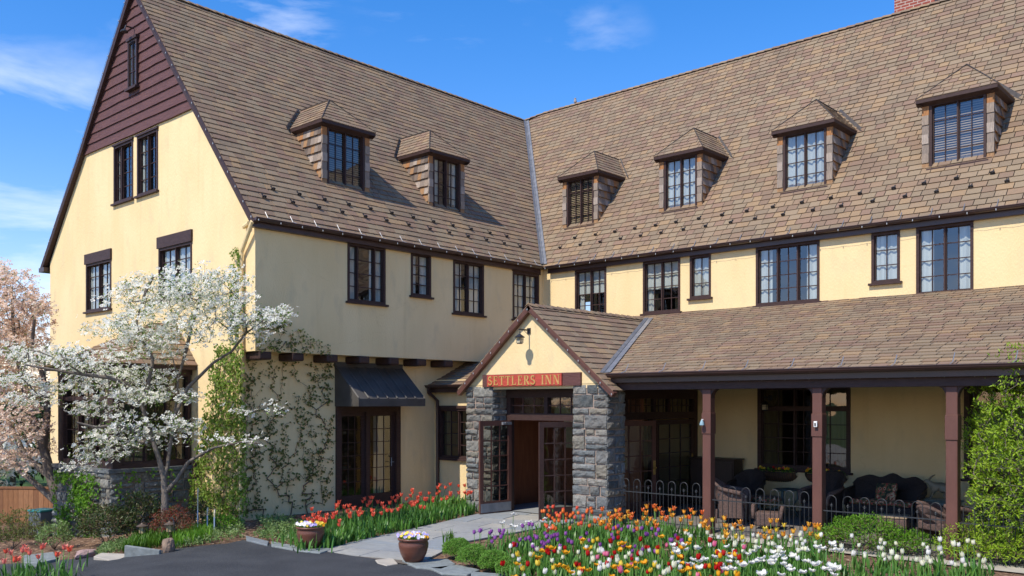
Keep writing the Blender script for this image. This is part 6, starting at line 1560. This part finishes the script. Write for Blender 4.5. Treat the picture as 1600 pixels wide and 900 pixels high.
# hay-rack flower baskets below the porch windows
def basket(x, w_, label, seed):
    r = random.Random(seed); root = empty('window_basket', (x, -.02, .66), 0, label, 'flower basket', 'flower baskets under the porch windows'); mb = MB(); n = 9; m_ = 18
    prof = [(.22 * math.cos(t), -.21 * math.sin(t)) for t in [math.pi / 2 * i / 6 for i in range(7)]]
    for i in range(m_):
        u0, u1 = -w_ / 2 + w_ * i / m_, -w_ / 2 + w_ * (i + 1) / m_
        def k(u): return math.sqrt(max(.02, 1 - (abs(u) / (w_ / 2 + .02)) ** 4))
        for (y0, z0), (y1, z1) in zip(prof[:-1], prof[1:]): mb.poly([(u0, -y0 * k(u0), z0 * k(u0) + .2), (u1, -y0 * k(u1), z0 * k(u1) + .2), (u1, -y1 * k(u1), z1 * k(u1) + .2), (u0, -y1 * k(u0), z1 * k(u0) + .2)])
    mb.build('coir_liner', mat('coir', (.16, .085, .04), .95, (.10, .055, .03), 18, .5, 50), root); bars = MB()
    for i in range(m_ + 1):
        u = -w_ / 2 + w_ * i / m_; kk = math.sqrt(max(.02, 1 - (abs(u) / (w_ / 2 + .02)) ** 4)); bars.tube([(u, -y0 * kk * 1.03 - .003, z0 * kk * 1.03 + .2) for y0, z0 in prof], .006, 4)
    bars.tube([(-w_ / 2, -.02, .205), (-w_ / 2, -.1, .205), (-w_ / 2 + .05, -.2, .205), (0, -.23, .205), (w_ / 2 - .05, -.2, .205), (w_ / 2, -.1, .205), (w_ / 2, -.02, .205)], .009, 5); bars.build('wire_frame', M['dark'], root)
    Lv = Leaves()
    for _ in range(260): Lv.leaf(V((r.uniform(-w_ / 2 + .03, w_ / 2 - .03), -r.uniform(.02, .2), .2 + .08 * r.random())), rdir(r, .4), rdir(r, .8), .045, .022)
    Lv.build('foliage', M['leaf_bright'], root)
    for i in range(16):
        p = V((r.uniform(-w_ / 2 + .05, w_ / 2 - .05), -r.uniform(.08, .2), .27 + .05 * r.random())); mb = MB(); n_ = (V((0, -1, .5)) + rdir(r) * .4).normalized(); u = n_.orthogonal().normalized(); v_ = n_.cross(u)
        for k in range(5): t = k * 1.2566; d = u * math.cos(t) + v_ * math.sin(t); sd = n_.cross(d); mb.poly([p, p + d * .02 + sd * .015, p + d * .033, p + d * .02 - sd * .015])
        mb.build('bloom', PET[['yellow', 'orange', 'yellow', 'red', 'gold'][i % 5]], root)
    return root
basket(6.92, .92, 'flower basket with yellow and orange blooms under the left part of the porch window', 1); basket(8.05, .9, 'flower basket half hidden by the second porch post', 2); basket(11.4, .95, 'flower basket with orange blooms beside the large bush', 3)

# ================================================================ hare statue on its stand
def skin(name, verts, edges, radii, m_, parent, sub=2):
    me = bpy.data.meshes.new(name); me.from_pydata([tuple(v) for v in verts], edges, []); o = bpy.data.objects.new(name, me); col.objects.link(o); o.parent = parent; me.materials.append(m_)
    sk = o.modifiers.new('skin', 'SKIN'); sk.use_smooth_shade = True; me.skin_vertices.new() if hasattr(me.skin_vertices, 'new') and not me.skin_vertices else None
    for i, rr in enumerate(radii): me.skin_vertices[0].data[i].radius = rr if hasattr(rr, '__len__') else (rr, rr)
    me.skin_vertices[0].data[0].use_root = True; ss = o.modifiers.new('subdiv', 'SUBSURF'); ss.levels = sub; ss.render_levels = sub; return o
st = empty('statue_stand', (10.72, -1.1, ZP - .06), 0, 'dark carved stand with a slate top under the hare statue', 'stand'); F = Fr((0, 0, 0), (1, 0, 0), (0, 0, 1), (0, -1, 0))
bevel(MB().box(F, -.30, .34, .60, .625, -.2, .2).build('top', M['teal'], st), .006); bevel(MB().box(F, -.24, .30, .53, .60, -.16, .16).build('top_frame', M['teal'], st), .01); bevel(MB().box(F, -.28, .34, .44, .53, -.18, .18).build('apron', M['wicker'], st), .03)
for sx in (-.22, .27):
    for sy in (-.13, .13): MB().tube([(sx, sy, .5), (sx * 1.1, sy, .3), (sx * .95, sy, .1), (sx * 1.1, sy * 1.1, 0)], [.035, .03, .022, .03], 8).build('leg', M['wicker'], st)
hare = empty('hare_statue', (10.69, -1.12, ZP + .565), 0, 'bronze statue of an alert hare with raised ear on a dark stand', 'statue')
# hare faces left (-x): joints of the body, neck, head, limbs as one skinned body
hv = [(.12, 0, .24), (.0, 0, .25), (-.10, 0, .235), (-.165, 0, .285), (-.205, 0, .335), (-.255, 0, .335), (-.292, 0, .318), (.20, 0, .20), (.24, 0, .17),
      (-.12, .03, .16), (-.145, .03, .09), (-.18, .03, .025), (-.215, .03, .018), (-.10, -.035, .16), (-.12, -.035, .09), (-.15, -.035, .025), (-.19, -.035, .018),
      (.17, .05, .12), (.10, .055, .07), (.19, .055, .035), (.08, .055, .015), (.17, -.05, .12), (.10, -.055, .07), (.19, -.055, .035), (.08, -.055, .015), (.275, 0, .20)]
he = [(0, 1), (1, 2), (2, 3), (3, 4), (4, 5), (5, 6), (0, 7), (7, 8), (2, 9), (9, 10), (10, 11), (11, 12), (2, 13), (13, 14), (14, 15), (15, 16), (7, 17), (17, 18), (18, 19), (19, 20), (7, 21), (21, 22), (22, 23), (23, 24), (8, 25)]
hr = [1.22 * q_ for q_ in [.075, .07, .065, .042, .042, .036, .02, .082, .04, .03, .018, .014, .012, .03, .018, .014, .012, .045, .028, .018, .015, .045, .028, .018, .015, .02]]
skin('body', hv, he, hr, M['bronze'], hare)
for s in (-1, 1): skin('ear', [(-.20, s * .014, .36), (-.165, s * .022, .405), (-.125, s * .024, .445), (-.085, s * .022, .468)], [(0, 1), (1, 2), (2, 3)], [(.014, .014), (.026, .014), (.024, .012), (.008, .006)], M['bronze'], hare)
bevel(MB().box(F, -.27, .3, .0, .022, -.1, .1).build('base', M['bronze'], hare), .01)

# ================================================================ left garden furniture
def path_light(loc, label, h=.42, rz=0):
    root = empty('path_light', loc, rz, label, 'garden light', 'copper garden lights')
    MB().tube([(.16, 0, 0), (.165, 0, h * .9), (.13, 0, h + .05), (.06, 0, h + .075), (0, 0, h + .04), (0, 0, h)], .009, 6).build('hook', M['dark'], root)
    MB().lathe([(.004, h + .01), (.03, h - .015), (.10, h - .05), (.098, h - .06), (0, h - .055)], (0, 0, 0), 18, cap=False).build('cap', mat('aged_copper', (.12, .10, .10), .45, (.18, .13, .09), 9, metal=.5), root)
    MB().lathe([(0, h - .06), (.052, h - .06), (.052, h - .18), (0, h - .18)], (0, 0, 0), 6, cap=False).build('lamp_glass', mat('amber_glass', (.42, .33, .16), .35), root)
    cg = MB()
    for k in range(6): a = k * 1.047; cg.tube([(.056 * math.cos(a), .056 * math.sin(a), h - .06), (.056 * math.cos(a), .056 * math.sin(a), h - .19)], .005, 4)
    cg.build('cage', M['dark'], root); return root
path_light(atg(265, 15.85), 'copper garden light on a curved hook in front of the red azalea', .40); path_light(atg(222, 16.3), 'copper garden light half hidden behind the grassy leaves', .38, 2.)
for i, (px, Y, h, cc, lb) in enumerate([(309, 17.2, .78, 0, 'tallest garden cane with a cream crook by the vine clad wall'), (324, 16.9, .42, 1, 'middle garden cane with a pale blue shaft'), (335, 16.7, .40, 1, 'short blue garden cane nearest the pink flower')]):
    c = atg(px, Y); root = empty('garden_cane', c, 2.5, lb, 'garden cane'); MB().tube([(0, 0, 0), (0, 0, h * (.55 if cc == 0 else .8))], .012, 7).build('shaft', mat('cane_blue', (.35, .45, .6), .5), root)
    z = h * (.55 if cc == 0 else .8); MB().tube([(0, 0, z), (0, 0, h), (.02, 0, h + .04), (.06, 0, h + .055), (.10, 0, h + .03), (.11, 0, h - .01)], .012, 7).build('crook', mat('cane_cream', (.62, .55, .40), .6), root)
# electric box by the bay, bin and board fence beyond the gable
o = MB().wbox(-2.30, -2.14, -9.12, -9.01, .75, 1.15).build('meter_box', M['dark']); MB().wbox(-2.28, -2.16, -9.14, -9.12, .78, 1.12).build('box_door', M['trim'], o); tag(o, 'small dark box on the cream wall beside the stone bay base', 'meter box')
c = atg(66, 20.6); root = empty('waste_bin', c, .3, 'grey bin with a teal lid at the far foot of the stone bay', 'bin'); F = Fr((0, 0, 0), (1, 0, 0), (0, 0, 1), (0, -1, 0)); mgb = mat('bin_grey', (.13, .15, .16), .6)
bevel(MB().box(F, -.2, .2, .0, .58, -.2, .2).build('bin_body', mgb, root), .02)
for i in range(5): MB().box(F, -.16 + i * .075, -.145 + i * .075, .05, .53, .2, .212).build('rib', mgb, root)
bevel(MB().box(F, -.22, .22, .58, .63, -.22, .22).build('lid', mat('teal_lid', (.03, .22, .2), .5), root), .015)
c0, c1 = atg(-120, 25.5), atg(90, 25.2); zf_ = -.95; t_ = c1 - c0; t_.z = 0; L_ = t_.length; F = Fr((0, 0, 0), t_, (0, 0, 1), V((t_.y, -t_.x, 0))); root = empty('board_fence', (c0.x, c0.y, zf_), 0, 'low orange brown board fence beyond the gable corner', 'fence')
mwf = island_mat('fence_board', [(.26, .12, .05), (.21, .095, .042), (.30, .145, .065)], .8, .25, .3, 12, stretch=(6, 6, .6)); mb = MB(); a = 0
while a < L_: mb.box(F, a, a + .14, 0, .98, -.01, .01); a += .148
mb.build('board_panel', mwf, root); MB().box(F, 0, L_, .96, 1.02, -.03, .03).build('rail', mwf, root); a = 0
while a < L_: MB().box(F, a, a + .09, 0, 1.0, .01, .09).build('post', mwf, root); a += 1.9
# pigeon-sized finial on the ridge end and little white stones are left to the roof itself
b_ = MB().lathe([(.0, .0), (.05, .03), (.055, .08), (.03, .13), (.035, .17), (.0, .2)], (-3.05, 5.32, zM + .03), 10, cap=False).tube([(-3.05, 5.32, zM + .2), (-3.14, 5.32, zM + .19)], [.018, .004], 5).build('bird', mat('bird_grey', (.3, .26, .24), .8)); tag(b_, 'small bird perched on the main roof ridge', 'bird')
